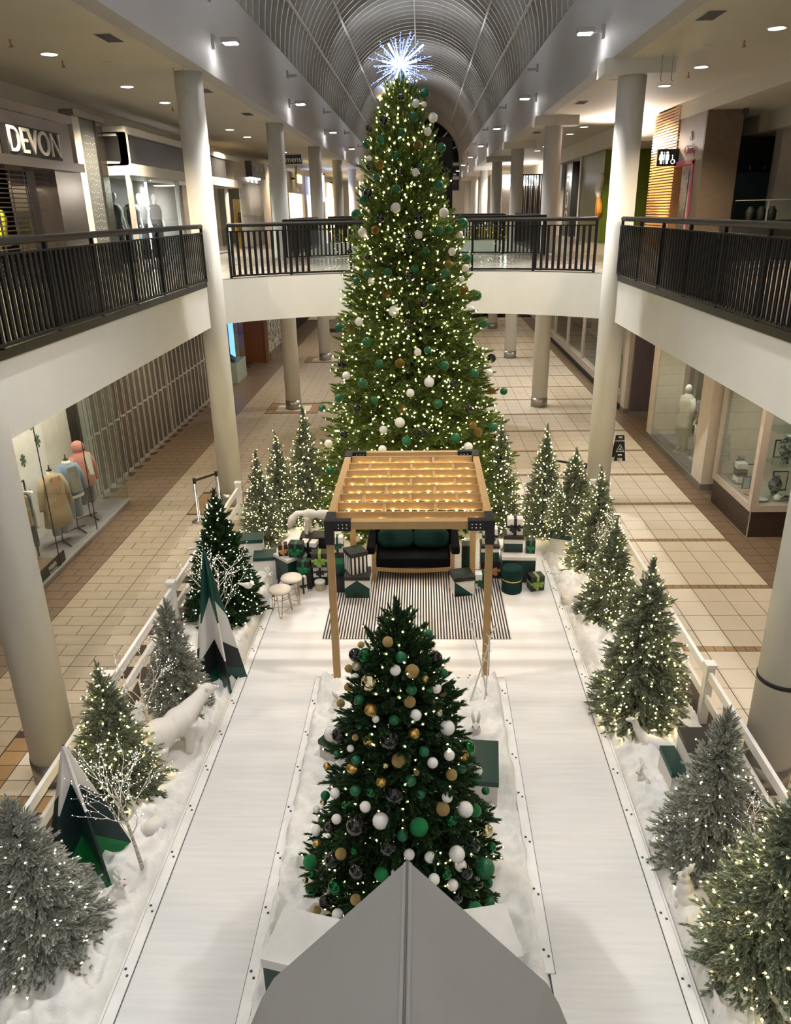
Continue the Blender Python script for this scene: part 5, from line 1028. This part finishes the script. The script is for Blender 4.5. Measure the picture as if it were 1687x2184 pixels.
obj('pane', MB().box(-.03, -.02, .10, 3.6, .05, 2.1), 'pane_glass', sv); obj('pane', MB().box(-.9, -.08, .03, .04, .05, 2.1), 'pane_glass', sv); obj('pane', MB().box(-.03, -.02, 5.3, 9.2, .05, 2.1), 'pane_glass', sv)
obj('mullion', MB().box(-.08, .02, 3.6, 3.75, 0, 2.1), 'white_paint', sv); obj('mullion', MB().box(-.08, .02, 9.2, 9.35, 0, 2.1), 'white_paint', sv); obj('back_wall', MB().box(-1.7, -1.62, 0, 9.3, 0, 2.6), mat('pale_wall', (.36, .34, .335), .6), sv)
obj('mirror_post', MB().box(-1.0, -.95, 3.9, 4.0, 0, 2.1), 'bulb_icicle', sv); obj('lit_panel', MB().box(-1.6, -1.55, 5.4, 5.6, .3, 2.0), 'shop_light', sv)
po = obj('poster', MB().box(-1.60, -1.58, .3, 1.5, .6, 2.1), mat('poster_print', (.28, .13, .08), .5, col2=(.62, .42, .34), nscale=2.2, namt=.3), sv)
lamp('AREA', 'shop_lamp', (-6.85, 20.0, 6.80), 120, (1, .96, .93), (-7.2, 20.2, 0), size=.35); lamp('AREA', 'shop_lamp', (-6.85, 25.5, 6.80), 120, (1, .96, .93), (-7.2, 25.6, 0), size=.35)
for x, y, a, b, lb in ((-7.25, 19.0, 'charcoal', 'charcoal', 'white mannequin in a black outfit, first in the upper left window'), (-7.1, 19.75, 'charcoal', 'denim', 'white mannequin in a black sequin top and jeans in the upper left window'), (-7.3, 20.9, 'grey_knit', 'charcoal', 'white mannequin in grey, third in the upper left window'), (-7.15, 21.6, 'grey_knit', 'charcoal', 'white mannequin in a grey dress at the right of the upper left window'), (-7.2, 26.2, 'charcoal', 'charcoal', 'white mannequin in black just right of the left column upstairs')):
    mannequin(lb, x, y, ZF2 + .05, 1.0, a, b, False, False)
struct('floor_window_upper', MB().box(-8.2, -6.65, 18.55, 28, ZF2 + .012, ZF2 + .05), 'shop_floor')
fa = thing('shop_sign', 'grey FAIRWEATHER sign box with downlights over the barred shop upstairs', 'sign', (-6.6, 32.0, 7.55)); obj('box', MB().box(-.2, .25, -1.1, 1.4, -.28, .28), 'sign_dark', fa); text('lettering', 'FAIRWEATHER', 'trim_white', (.26, .15, 0), (PI / 2, 0, PI / 2), .26, fa)
for k in range(3): obj('downlight', MB().lathe([(.07, -.32), (.07, -.28)], 12), 'lamp_glow', fa, (.1, -.8 + .8 * k, 0))
struct('wall_barred_shop', MB().box(-6.9, -6.6, 28.9, 35, 7.1, 7.9), 'cream_pier'); struct('wall_barred_shop_pier', MB().box(-6.9, -6.55, 33.6, 35.2, ZF2, 7.9), 'cream_pier')
bg = thing('barred_gate', 'vertical barred gate in front of a yellow sale poster upstairs', 'shop gate', (-6.65, 29.8, ZF2))
for k in range(26): obj('bar', MB().box(-.012, .012, -.012, .012, 0, 2.35) if False else bpy.data.meshes.get('gate_bar') or MB().box(-.012, .012, -.012, .012, 0, 2.35).mesh('gate_bar'), 'alu', bg, (0, k * .15, 0))
for z in (.05, 1.15, 2.3): obj('rail', MB().box(-.015, .015, 0, 3.8, z, z + .04), 'alu', bg)
ps = obj('sale_poster', MB().box(-7.02, -7.0, 30.2, 33.2, ZF2 + .012, ZF2 + 1.75), mat('poster_yellow', (.68, .46, .06), .5), None, label='yellow BLACK FRIDAY poster behind the barred gate', cat='poster')
text('lettering', 'BLACK', 'dark', (-6.99, 31.7, ZF2 + 1.05), (PI / 2, 0, PI / 2), .62, ps); text('lettering', 'FRIDAY', 'dark', (-6.99, 31.7, ZF2 + .6), (PI / 2, 0, PI / 2), .62, ps)
struct('wall_barred_shop_back', MB().box(-8.6, -8.5, 28.9, 34, ZF2, 7.9), 'shop_wall'); lamp('AREA', 'shop_lamp', (-7.6, 31, 7.0), 55, (1, .85, .68), (-7.6, 31, 0), size=1)
hg = thing('hanging_sign', 'black hanging sign with white script beside the third left column upstairs', 'sign', (-4.55, 27.2, 7.62)); obj('board', MB().box(-.1, .62, -.02, .02, -.14, .14), 'dark', hg); obj('frame', MB().box(-.13, .65, -.015, .015, .14, .18).box(.62, .66, -.015, .015, -.17, .18).box(-.13, .65, -.015, .015, -.18, -.14), 'alu', hg); obj('rod', MB().box(.05, .09, -.02, .02, .18, .78), 'alu', hg)
text('lettering', 'tmens', 'trim_white', (.32, -.022, -.01), (PI / 2, 0, 0), .24, hg)
def far_shop(x, y0, y1, mw, lit, label, lights):
    t = thing('shop', label, 'shop front', (x, y0, ZF2)); s = 1 if x > 0 else -1
    obj('header', MB().box(0, s * .3, 0, y1 - y0, 2.2, 3.2) if s > 0 else MB().box(-.3, 0, 0, y1 - y0, 2.2, 3.2), mw, t)
    obj('pier', MB().box(min(0, s * .3), max(0, s * .3), 0, .5, 0, 2.2), mw, t); obj('pier', MB().box(min(0, s * .3), max(0, s * .3), y1 - y0 - .5, y1 - y0, 0, 2.2), mw, t)
    for k in range(3): a = .5 + (y1 - y0 - 1) * k / 3; obj('lit_window' if lit else 'window', MB().box(min(s * .1, s * .12), max(s * .1, s * .12), a + .05, a + (y1 - y0 - 1) / 3 - .05, .1, 2.2), lights, t)
mat('warm_window', (.8, .6, .4), emit=(1., .78, .50), estr=1.3); mat('dim_window', (.10, .085, .07), .2)
far_shop(-6.7, 35.4, 40.5, 'shop_dark', False, 'dark timber shop front after the barred shop upstairs', 'dim_window')
far_shop(-6.7, 40.7, 47, 'cream_pier', True, 'cream shop front with small lit panes below the round yellow sign', 'warm_window'); far_shop(-6.7, 47.2, 56, 'cream_pier', True, 'pale shop front below the blue lit sign', 'warm_window'); far_shop(-6.7, 56.2, 70, 'ceiling_paint', True, 'last pale shop front at the far left end', 'warm_window')
rs = thing('round_sign', 'round dark sign with a glowing yellow name plate upstairs on the left', 'sign', (-6.35, 42.3, 7.62)); obj('disc', MB().lathe([(.62, -.06), (.62, .06)], 28), 'case_frame', rs); rs.children[0].rotation_euler = (0, PI / 2, 0); obj('bracket', MB().box(-.36, .0, -.04, .04, -.04, .04), 'dark', rs); obj('name_plate', MB().box(.07, .10, -.65, .75, -.22, .16), mat('sign_yellow', (1, .9, .2), emit=(1., .86, .25), estr=3.5), rs)
bs = thing('lit_sign', 'small blue-white lit sign box farther along the upper left', 'sign', (-6.3, 50.0, 7.35)); obj('box', MB().box(-.1, .25, -1.2, 1.2, -.75, .75), mat('sign_blue', (.5, .6, 1), emit=(.45, .6, 1.), estr=3.), bs); obj('rim', MB().box(-.12, .27, -1.3, 1.3, .75, .85), 'dark', bs); obj('bracket', MB().box(-.42, 0, -.04, .04, -.04, .04), 'dark', bs)

# ---- upper right
struct('wall_upper_right', MB().box(9.6, 9.8, -2, 72, ZF2, ZCEIL), 'shop_dark')
struct('wall_soffit_right', MB().box(6.62, 9.6, 4, 22.4, 8.03, ZCEIL), 'ceiling_paint'); struct('wall_soffit_right_inner', MB().box(8.3, 9.6, 4, 22.4, 7.62, 8.03), 'ceiling_paint')
wood_mat('slat_wood', (.62, .36, .15), (.52, .29, .11), .5, 2, 1)
sw = thing('slatted_wall', 'glowing timber slatted wall beside the washroom sign upstairs', 'slatted wall', (6.62, 21.9, ZF2))
obj('core', MB().box(.03, .75, 0, 2.3, 0, 3.62), 'slat_wood', sw); sm_ = MB().box(-.02, .03, .02, 2.3, 0, .045).mesh('slat')
for k in range(50): obj('slat', sm_, 'slat_wood', sw, (0, 0, .02 + k * .072))
lamp('SPOT', 'wall_washer', (5.7, 23.4, 8.2), 700, (1, .74, .42), (6.75, 22.8, 6.2), spot_size=1.9, spot_blend=.7, shadow_soft_size=.1)
lamp('SPOT', 'wall_washer', (6.0, 22.3, 5.3), 120, (1, .72, .40), (6.75, 22.8, 7.2), spot_size=1.7, spot_blend=.8, shadow_soft_size=.1)
lamp('AREA', 'shop_lamp', (6.3, 25.2, 7.6), 160, (1, .86, .78), (6.3, 24.6, 9), size=.5)
ws = thing('washroom_sign', 'black washroom sign with white person and wheelchair symbols on a bracket', 'sign', (6.10, 21.8, 7.15)); obj('board', MB().box(0, .60, -.03, .03, -.20, .20), 'dark', ws); obj('edge', MB().box(-.012, .0, -.035, .035, -.205, .205), 'white_paint', ws)
mat('sign_white', (1, 1, 1), emit=(1, 1, 1), estr=1.6)
for x_, skirt in ((.10, 1), (.25, 0)):
    P = [(x_ - .045, -.034, .07), (x_ + .045, -.034, .07), (x_ + (.06 if skirt else .045), -.034, -.06), (x_ + .03, -.034, -.06), (x_ + .026, -.034, -.15), (x_ - .026, -.034, -.15), (x_ - .03, -.034, -.06), (x_ - (.06 if skirt else .045), -.034, -.06)]
    obj('person_symbol', MB().prism(P[::-1], (0, -.004, 0)).lathe([(.03, 0), (.03, .0)], 3, (x_, -.034, .11)).ball((x_, -.036, .11), 1, 10, 6, (.03, .004, .03)), 'sign_white', ws)
obj('divider', MB().box(.17, .18, -.037, -.032, -.15, .13), 'sign_white', ws)
obj('wheelchair_symbol', MB().tube([(.40 + .05 * math.cos(a), -.036, -.10 + .05 * math.sin(a)) for a in [2.2 + 4.9 * i / 16 for i in range(17)]], .007, 6).tube([(.385, -.036, .02), (.39, -.036, -.06), (.43, -.036, -.06), (.455, -.036, -.13)], .008, 6).ball((.383, -.036, .045), .016, 8, 5), 'sign_white', ws)
pw = struct('wall_grey_tile', MB().box(6.64, 7.3, 19.95, 21.88, 7.0, 8.03), mat('grey_tile_wall', (.30, .26, .225), .5, col2=(.25, .22, .19), nscale=4)); struct('wall_brown_pillar', MB().box(6.62, 7.45, 19.85, 19.95, ZF2, 8.03), wood_mat('pillar_wood', (.13, .095, .065), (.095, .07, .048), .55, 1, 1, 5)); struct('wall_brown_pillar_side', MB().box(6.62, 6.72, 19.95, 20.45, ZF2, 7.0), 'pillar_wood')
dr = struct('door_1', MB().box(6.75, 6.80, 20.5, 21.7, ZF2, 6.95), mat('door_pale', (.42, .40, .35), .5)); mat('pink_frame', (.42, .05, .14), .5); obj('door_frame', MB().box(6.60, 6.76, 20.42, 20.52, ZF2, 7.0).box(6.60, 6.76, 20.42, 21.85, 6.93, 7.03), 'pink_frame', dr); obj('door_glass', MB().box(6.735, 6.75, 21.1, 21.65, ZF2 + .2, 6.8), 'dim_window', dr)
text('pink_script', '&\nQuirky', 'pink_frame', (6.632, 20.9, 7.42), (PI / 2, 0, -PI / 2), .30, None, label='pink script lettering on the grey tiles above the pink door', cat='lettering')
struct('wall_kiosk_back', MB().box(7.45, 9.6, 22.2, 22.4, ZF2, 8.03), mat('teal_wall', (.13, .18, .19), .7)); struct('wall_kiosk_pier', MB().box(8.55, 9.6, 20.2, 20.6, ZF2, 8.03), 'cream_pier')
cb = thing('wall_cabinets', 'row of black wall cabinets over the food counter upstairs on the right', 'cabinet', (8.25, 21.95, 6.78))
for k in range(3): d_ = obj('cabinet_door', MB().box(.38 * k, .38 * k + .37, -.01, .25, 0, .80), 'dark', cb); obj('handle', MB().box(.38 * k + .30, .38 * k + .32, -.03, -.01, .05, .13), 'alu', d_)
ct = thing('food_counter', 'glass-fronted food counter upstairs on the right', 'counter', (7.2, 19.0, ZF2)); obj('body', MB().box(0, 2.3, 0, .8, 0, .88), 'shop_dark', ct); obj('top_rail', MB().tube([(0, 0, 1.32), (2.3, 0, 1.32)], .015, 6), 'alu', ct)
for k in range(3): obj('glass_guard', MB().box(.02 + .76 * k, .74 + .76 * k, 0, .01, .88, 1.31), 'pane_glass', ct); obj('guard_post', MB().box(.74 + .76 * k, .76 + .76 * k, -.01, .02, .88, 1.32), 'alu', ct)
jar = MB().lathe([(.09, 0), (.10, .02), (.10, .22), (.06, .27), (.06, .30), (.001, .31)], 14).smooth().mesh('jar')
for k, (x_, lb) in enumerate(((7.75, 'black jar left of three on the food counter'), (8.0, 'black jar in the middle of three on the food counter'), (8.25, 'black jar right of three on the food counter'))): obj('jar', jar, 'dark', None, (x_, 19.45, ZF2 + .882), label=lb, cat='jar')
gw = struct('wall_green_tile', MB().box(6.45, 9.6, 29.5, 29.7, ZF2, 7.85), mat('green_tile', (.10, .14, .012), .35, col2=(.075, .11, .01), nscale=2)); struct('wall_green_header', MB().box(6.3, 9.6, 26, 40, 7.85, ZCEIL), 'ceiling_paint')
gt = MB().box(.005, .595, -.012, 0, .005, .29).mesh('green_tile_piece')
for a in range(5):
    for b in range(10): obj('tile', gt, 'green_tile', gw, (6.46 + .6 * a + (.3 if b % 2 else 0) * 0, 29.5, ZF2 + .05 + .30 * b))
sq = thing('squiggle_sign', 'tall white and orange squiggle sign on the green tiled shop', 'sign', (6.38, 29.75, ZF2 + .7)); P1 = [(-.02, -.2 + .22 * math.sin(u * 4.6), u * .9 + .75) for u in [i / 12 for i in range(13)]]; P2 = [(-.03, -.1 + .22 * math.sin(2.6 + u * 4.2), u * .95) for u in [i / 12 for i in range(13)]]
obj('white_stroke', MB().tube(P1, [.04 + .10 * math.sin(PI * i / 12) for i in range(13)], 8), 'gift_white', sq); obj('orange_stroke', MB().tube(P2, [.03 + .10 * math.sin(PI * i / 12) for i in range(13)], 8), mat('squiggle_orange', (.72, .34, .05), .5), sq)
struct('wall_green_glass', MB().box(6.45, 6.5, 29.7, 33.5, ZF2, 7.85), mat('green_glass', (.30, .32, .20), .2)); struct('trim_9', MB().box(6.40, 6.5, 33.5, 33.8, ZF2, 7.85), 'white_paint')
mb_ = thing('menu_board', 'menu board with rows of small brown pictures on the green shop', 'menu board', (7.0, 29.44, ZF2 + .4))
for k in range(8): obj('menu_picture', MB().box(0, .16, -.02, 0, k * .2, k * .2 + .14), 'cloth_taupe', mb_)
struct('wall_dark_bay', MB().box(6.9, 7.0, 33.8, 36.5, ZF2, 7.85), 'shop_dark'); struct('trim_10', MB().box(6.5, 6.9, 38.6, 39.4, ZF2, ZCEIL), 'white_paint')
vs_ = thing('vertical_sign', 'tall dark sign with large pale vertical lettering upstairs on the right', 'sign', (6.62, 36.6, ZF2)); obj('board', MB().box(0, .4, 0, 1.9, 0, 3.15), 'sign_dark', vs_); t_ = text('lettering', 'OOSJ', 'alu', (-.005, .95, 1.5), (PI / 2, -PI / 2, -PI / 2), .95, vs_)
mat('bright_strip', (1, 1, 1), emit=(1, .97, .94), estr=14)
bt = thing('lit_shop', 'brightly lit open shop behind the far right columns upstairs', 'shop front', (4.7, 48, ZF2)); obj('light_band', MB().box(0, 2.1, 0, .1, 2.45, 3.05), 'bright_strip', bt); obj('back_wall', MB().box(0, 2.1, .1, .2, 0, 2.45), 'cream_pier', bt); obj('back_wall_far', MB().box(-.2, 2.1, 6, 6.2, 0, 3.2), 'cream_pier', bt)
cu = thing('strip_curtain', 'dark hanging strip curtain in front of the bright shop', 'curtain', (4.95, 40.3, ZF2 + .013)); cm = MB().box(-.02, .02, -.01, .01, 0, 2.7).mesh('curtain_strip')
for k in range(22): obj('strip', cm, 'cloth_charcoal', cu, (k * .043 + .01 * (k % 3), .05 * (k % 2), 0))
obj('curtain_rail', MB().box(-.05, 1.0, -.03, .06, 2.70, 2.76), 'dark', cu)
struct('wall_far_right', MB().box(6.9, 7.1, 39.4, 71, ZF2, ZCEIL), 'cream_pier')
lamp('AREA', 'shop_lamp', (5.5, 60, 8.0), 300, (1, .86, .72), (5.5, 60, 0), size=2); lamp('AREA', 'shop_lamp', (-5.5, 60, 8.0), 200, (1, .86, .72), (-5.5, 60, 0), size=2)
obj('black_banner', MB().box(.72, 1.50, 40, 40.15, ZF2 + .014, 9.2), 'dark', None, label='tall black panel standing behind the tall tree on the far bridge', cat='panel')

# ---- far planters
wood_mat('planter_yellow', (.55, .40, .14), (.48, .34, .11), .5, 4, 1)
def planter(label, x0, x1, y, seed, big):
    r = random.Random(seed); t = thing('planter', label, 'planter', ((x0 + x1) / 2, y, ZF2 + .013)); w_ = (x1 - x0) / 2
    n = 12; pm_ = MB().box(-w_ / n + .006, w_ / n - .006, -.02, .02, 0, .52).mesh('plank')
    obj('box', MB().box(-w_, w_, .0, .55, 0, .50), 'planter_yellow', t)
    for k in range(n): obj('plank', pm_, 'planter_yellow', t, (-w_ + (2 * k + 1) * w_ / n, -.02, 0))
    for k in range(26):
        a = r.random() * 6.28; L_ = r.uniform(.35, .75) * (1.3 if big else 1); wl = .12 if big else .035; x_ = r.uniform(-w_ * .8, w_ * .8); d = Vector((math.cos(a) * .6, math.sin(a) * .4, 1)).normalized(); p = Vector((x_, .28, .48)); q = p + d * L_ * .6; e = q + Vector((d.x * .6, d.y * .6, .1)) * L_ * .6
        s_ = d.cross(Vector((0, 1, 0))).normalized() * wl; obj('leaf', MB().add([p, q - s_, q + s_, e], [(0, 1, 2), (1, 3, 2)]), 'leaf_green', t)
mat('leaf_green', (.03, .085, .03), .5)
planter('yellow timber planter with broad leaves on the far bridge, left of the tall tree', -3.85, -2.2, 35.1, 4, True); planter('timber planter with feathery leaves on the far bridge, right of the tall tree', 2.1, 3.7, 35.1, 9, False); planter('second feathery planter farther back on the right', 3.9, 5.4, 38.5, 11, False)

# ---- ceiling fittings
def disc(label, x, y, lit=True):
    t = thing('ceiling_light', label, 'ceiling light', (x, y, ZCEIL), group='recessed ceiling lights upstairs'); obj('ring', MB().lathe([(.15, -.012), (.15, 0)], 20), 'white_paint', t); obj('lens', MB().lathe([(.12, -.016), (.12, -.012)], 20), 'lamp_soft', t)
mat('lamp_soft', (1, 1, 1), emit=(1, .94, .86), estr=5)
for s, x, ys in (('left', -5.87, (13.6, 17.0, 19.4, 25.7, 28.2, 35.5, 38)), ('right', 5.24, (13.15, 16.4, 18.7, 27.4, 29.9, 35.5, 38))):
    for i, y in enumerate(ys): disc('round recessed ceiling light, %s from the front on the %s' % (ORD[i], s), x, y)
for s, x, ys in (('left', -4.5, (12.55, 17.75, 21.9)), ('right', 3.95, (12.2, 17.4, 21.2, 29))):
    for i, y in enumerate(ys):
        t = thing('ceiling_vent', 'dark slotted ceiling vent, %s from the front on the %s' % (ORD[i], s), 'vent', (x, y, ZCEIL), group='ceiling vents upstairs'); obj('frame', MB().box(-.14, .14, -.30, .30, -.012, 0), 'white_paint', t)
        for k in range(6): obj('slot', MB().box(-.118 + .04 * k, -.085 + .04 * k, -.27, .27, -.016, -.012), 'dark', t)
for i, (s, x, y) in enumerate((('left', -5.94, 12.5), ('left', -5.93, 14.2), ('left', -5.94, 20.2), ('right', 5.1, 14.0), ('right', 5.2, 17.0), ('right', 5.2, 20.3))):
    t = thing('sprinkler', 'small brass sprinkler head, %s from the front on the %s ceiling' % (ORD[i % 3], s), 'sprinkler', (x, y, ZCEIL)); obj('pipe', MB().tube([(0, 0, 0), (0, 0, -.09)], .012, 6), 'stool_wire', t); obj('deflector', MB().lathe([(.035, -.10), (.035, -.094)], 10).tube([(.02, 0, -.09), (.02, 0, -.06)], .006, 4), 'stool_wire', t)
for s, x, y in (('left', -5.2, 14.6), ('right', 4.6, 14.6)): obj('ceiling_speaker', MB().lathe([(.20, -.008), (.20, 0)], 24), 'ceiling_paint', None, (x, y, ZCEIL), label='flat round speaker cover in the %s ceiling' % s, cat='speaker')
for s, x, y in (('left', -4.35, 15.1), ('right', 4.15, 15.1)):
    t = thing('hook_chain', 'pair of short chains hanging in front of the %s column' % s, 'chain', (x, y, ZCEIL)); 
    for k in (0, .18): obj('chain', MB().tube([(k, 0, 0), (k, 0, -.38), (k + .03, 0, -.40)], .008, 5), 'lamp_body', t)
obj('security_camera', MB().lathe([(.06, 0), (.06, -.08), (.05, -.12), (.001, -.15)][::-1], 14).smooth(), 'dark', None, (7.42, 19.7, 8.03), label='small dome camera at the top of the brown pillar', cat='camera')

# ---- stanchions, caution sign
def stanchions(label, pts):
    t = thing('belt_barrier', label, 'barrier', (pts[0][0], pts[0][1], 0)); o = Vector((pts[0][0], pts[0][1], 0)); mat('chrome', (.6, .58, .55), .15, .95)
    for x, y in pts:
        p = obj('post', MB().lathe([(.15, 0), (.15, .02), (.03, .04), (.03, .86)], 20).smooth(), 'chrome', t, Vector((x, y, 0)) - o); obj('head', MB().lathe([(.036, .86), (.036, .96)], 16), 'dark', p)
    for a, b in zip(pts, pts[1:]): obj('belt', MB().bar(Vector((*a, .91)) - o, Vector((*b, .91)) - o, .006, .05), 'dark', t)
stanchions('two chrome belt posts with a black belt at the left column foot', [(-4.70, 14.55), (-4.36, 15.0)]); stanchions('chrome belt posts with a black belt at the right column foot', [(3.44, 15.35), (2.6, 15.9)])
cs = thing('caution_sign', 'black folding CAUTION wet floor sign behind the right column', 'caution sign', (4.98, 18.6, 0)); mat('sign_black', (.012, .012, .012), .4)
for s in (-1, 1):
    M_ = Matrix.Translation((0, s * .02, .63)) @ Matrix.Rotation(s * .22, 4, 'X')
    b_ = obj('panel', MB().add([M_ @ Vector(p) for p in [(-.10, 0, 0), (.10, 0, 0), (.14, 0, -.64), (.07, 0, -.64), (.06, 0, -.56), (-.06, 0, -.56), (-.07, 0, -.64), (-.14, 0, -.64)]] + [M_ @ Vector((p[0], .012, p[2])) for p in [(-.10, 0, 0), (.10, 0, 0), (.14, 0, -.64), (.07, 0, -.64), (.06, 0, -.56), (-.06, 0, -.56), (-.07, 0, -.64), (-.14, 0, -.64)]], [tuple(range(8))[::-1], tuple(range(8, 16))] + [(i, (i + 1) % 8, 8 + (i + 1) % 8, 8 + i) for i in range(8)]), 'sign_black', cs)
F_ = Matrix.Translation((0, -.026, .63)) @ Matrix.Rotation(-.22, 4, 'X')
mb = MB()
tri = [(-.095, -.40), (.095, -.40), (0, -.215)]
for a, b in zip(tri, tri[1:] + tri[:1]): mb.bar(F_ @ Vector((a[0], 0, a[1])), F_ @ Vector((b[0], 0, b[1])), .012, .006, (0, 1, 0))
mb.bar(F_ @ Vector((-.03, 0, -.36)), F_ @ Vector((.02, 0, -.30)), .02, .006, (0, 1, 0)).bar(F_ @ Vector((.0, 0, -.34)), F_ @ Vector((.04, 0, -.37)), .016, .006, (0, 1, 0)).ball(F_ @ Vector((.025, 0, -.28)), .012, 6, 4)
mb.box(-.05, .05, -.004, .0, -.50, -.46, F_).box(-.045, .045, -.004, 0, -.06, -.02, F_)
obj('symbols', mb, 'trim_white', cs)
tx = text('lettering', 'CAUTION', 'trim_white', F_ @ Vector((0, -.006, -.13)), (PI / 2 - .22, 0, 0), .055, cs)
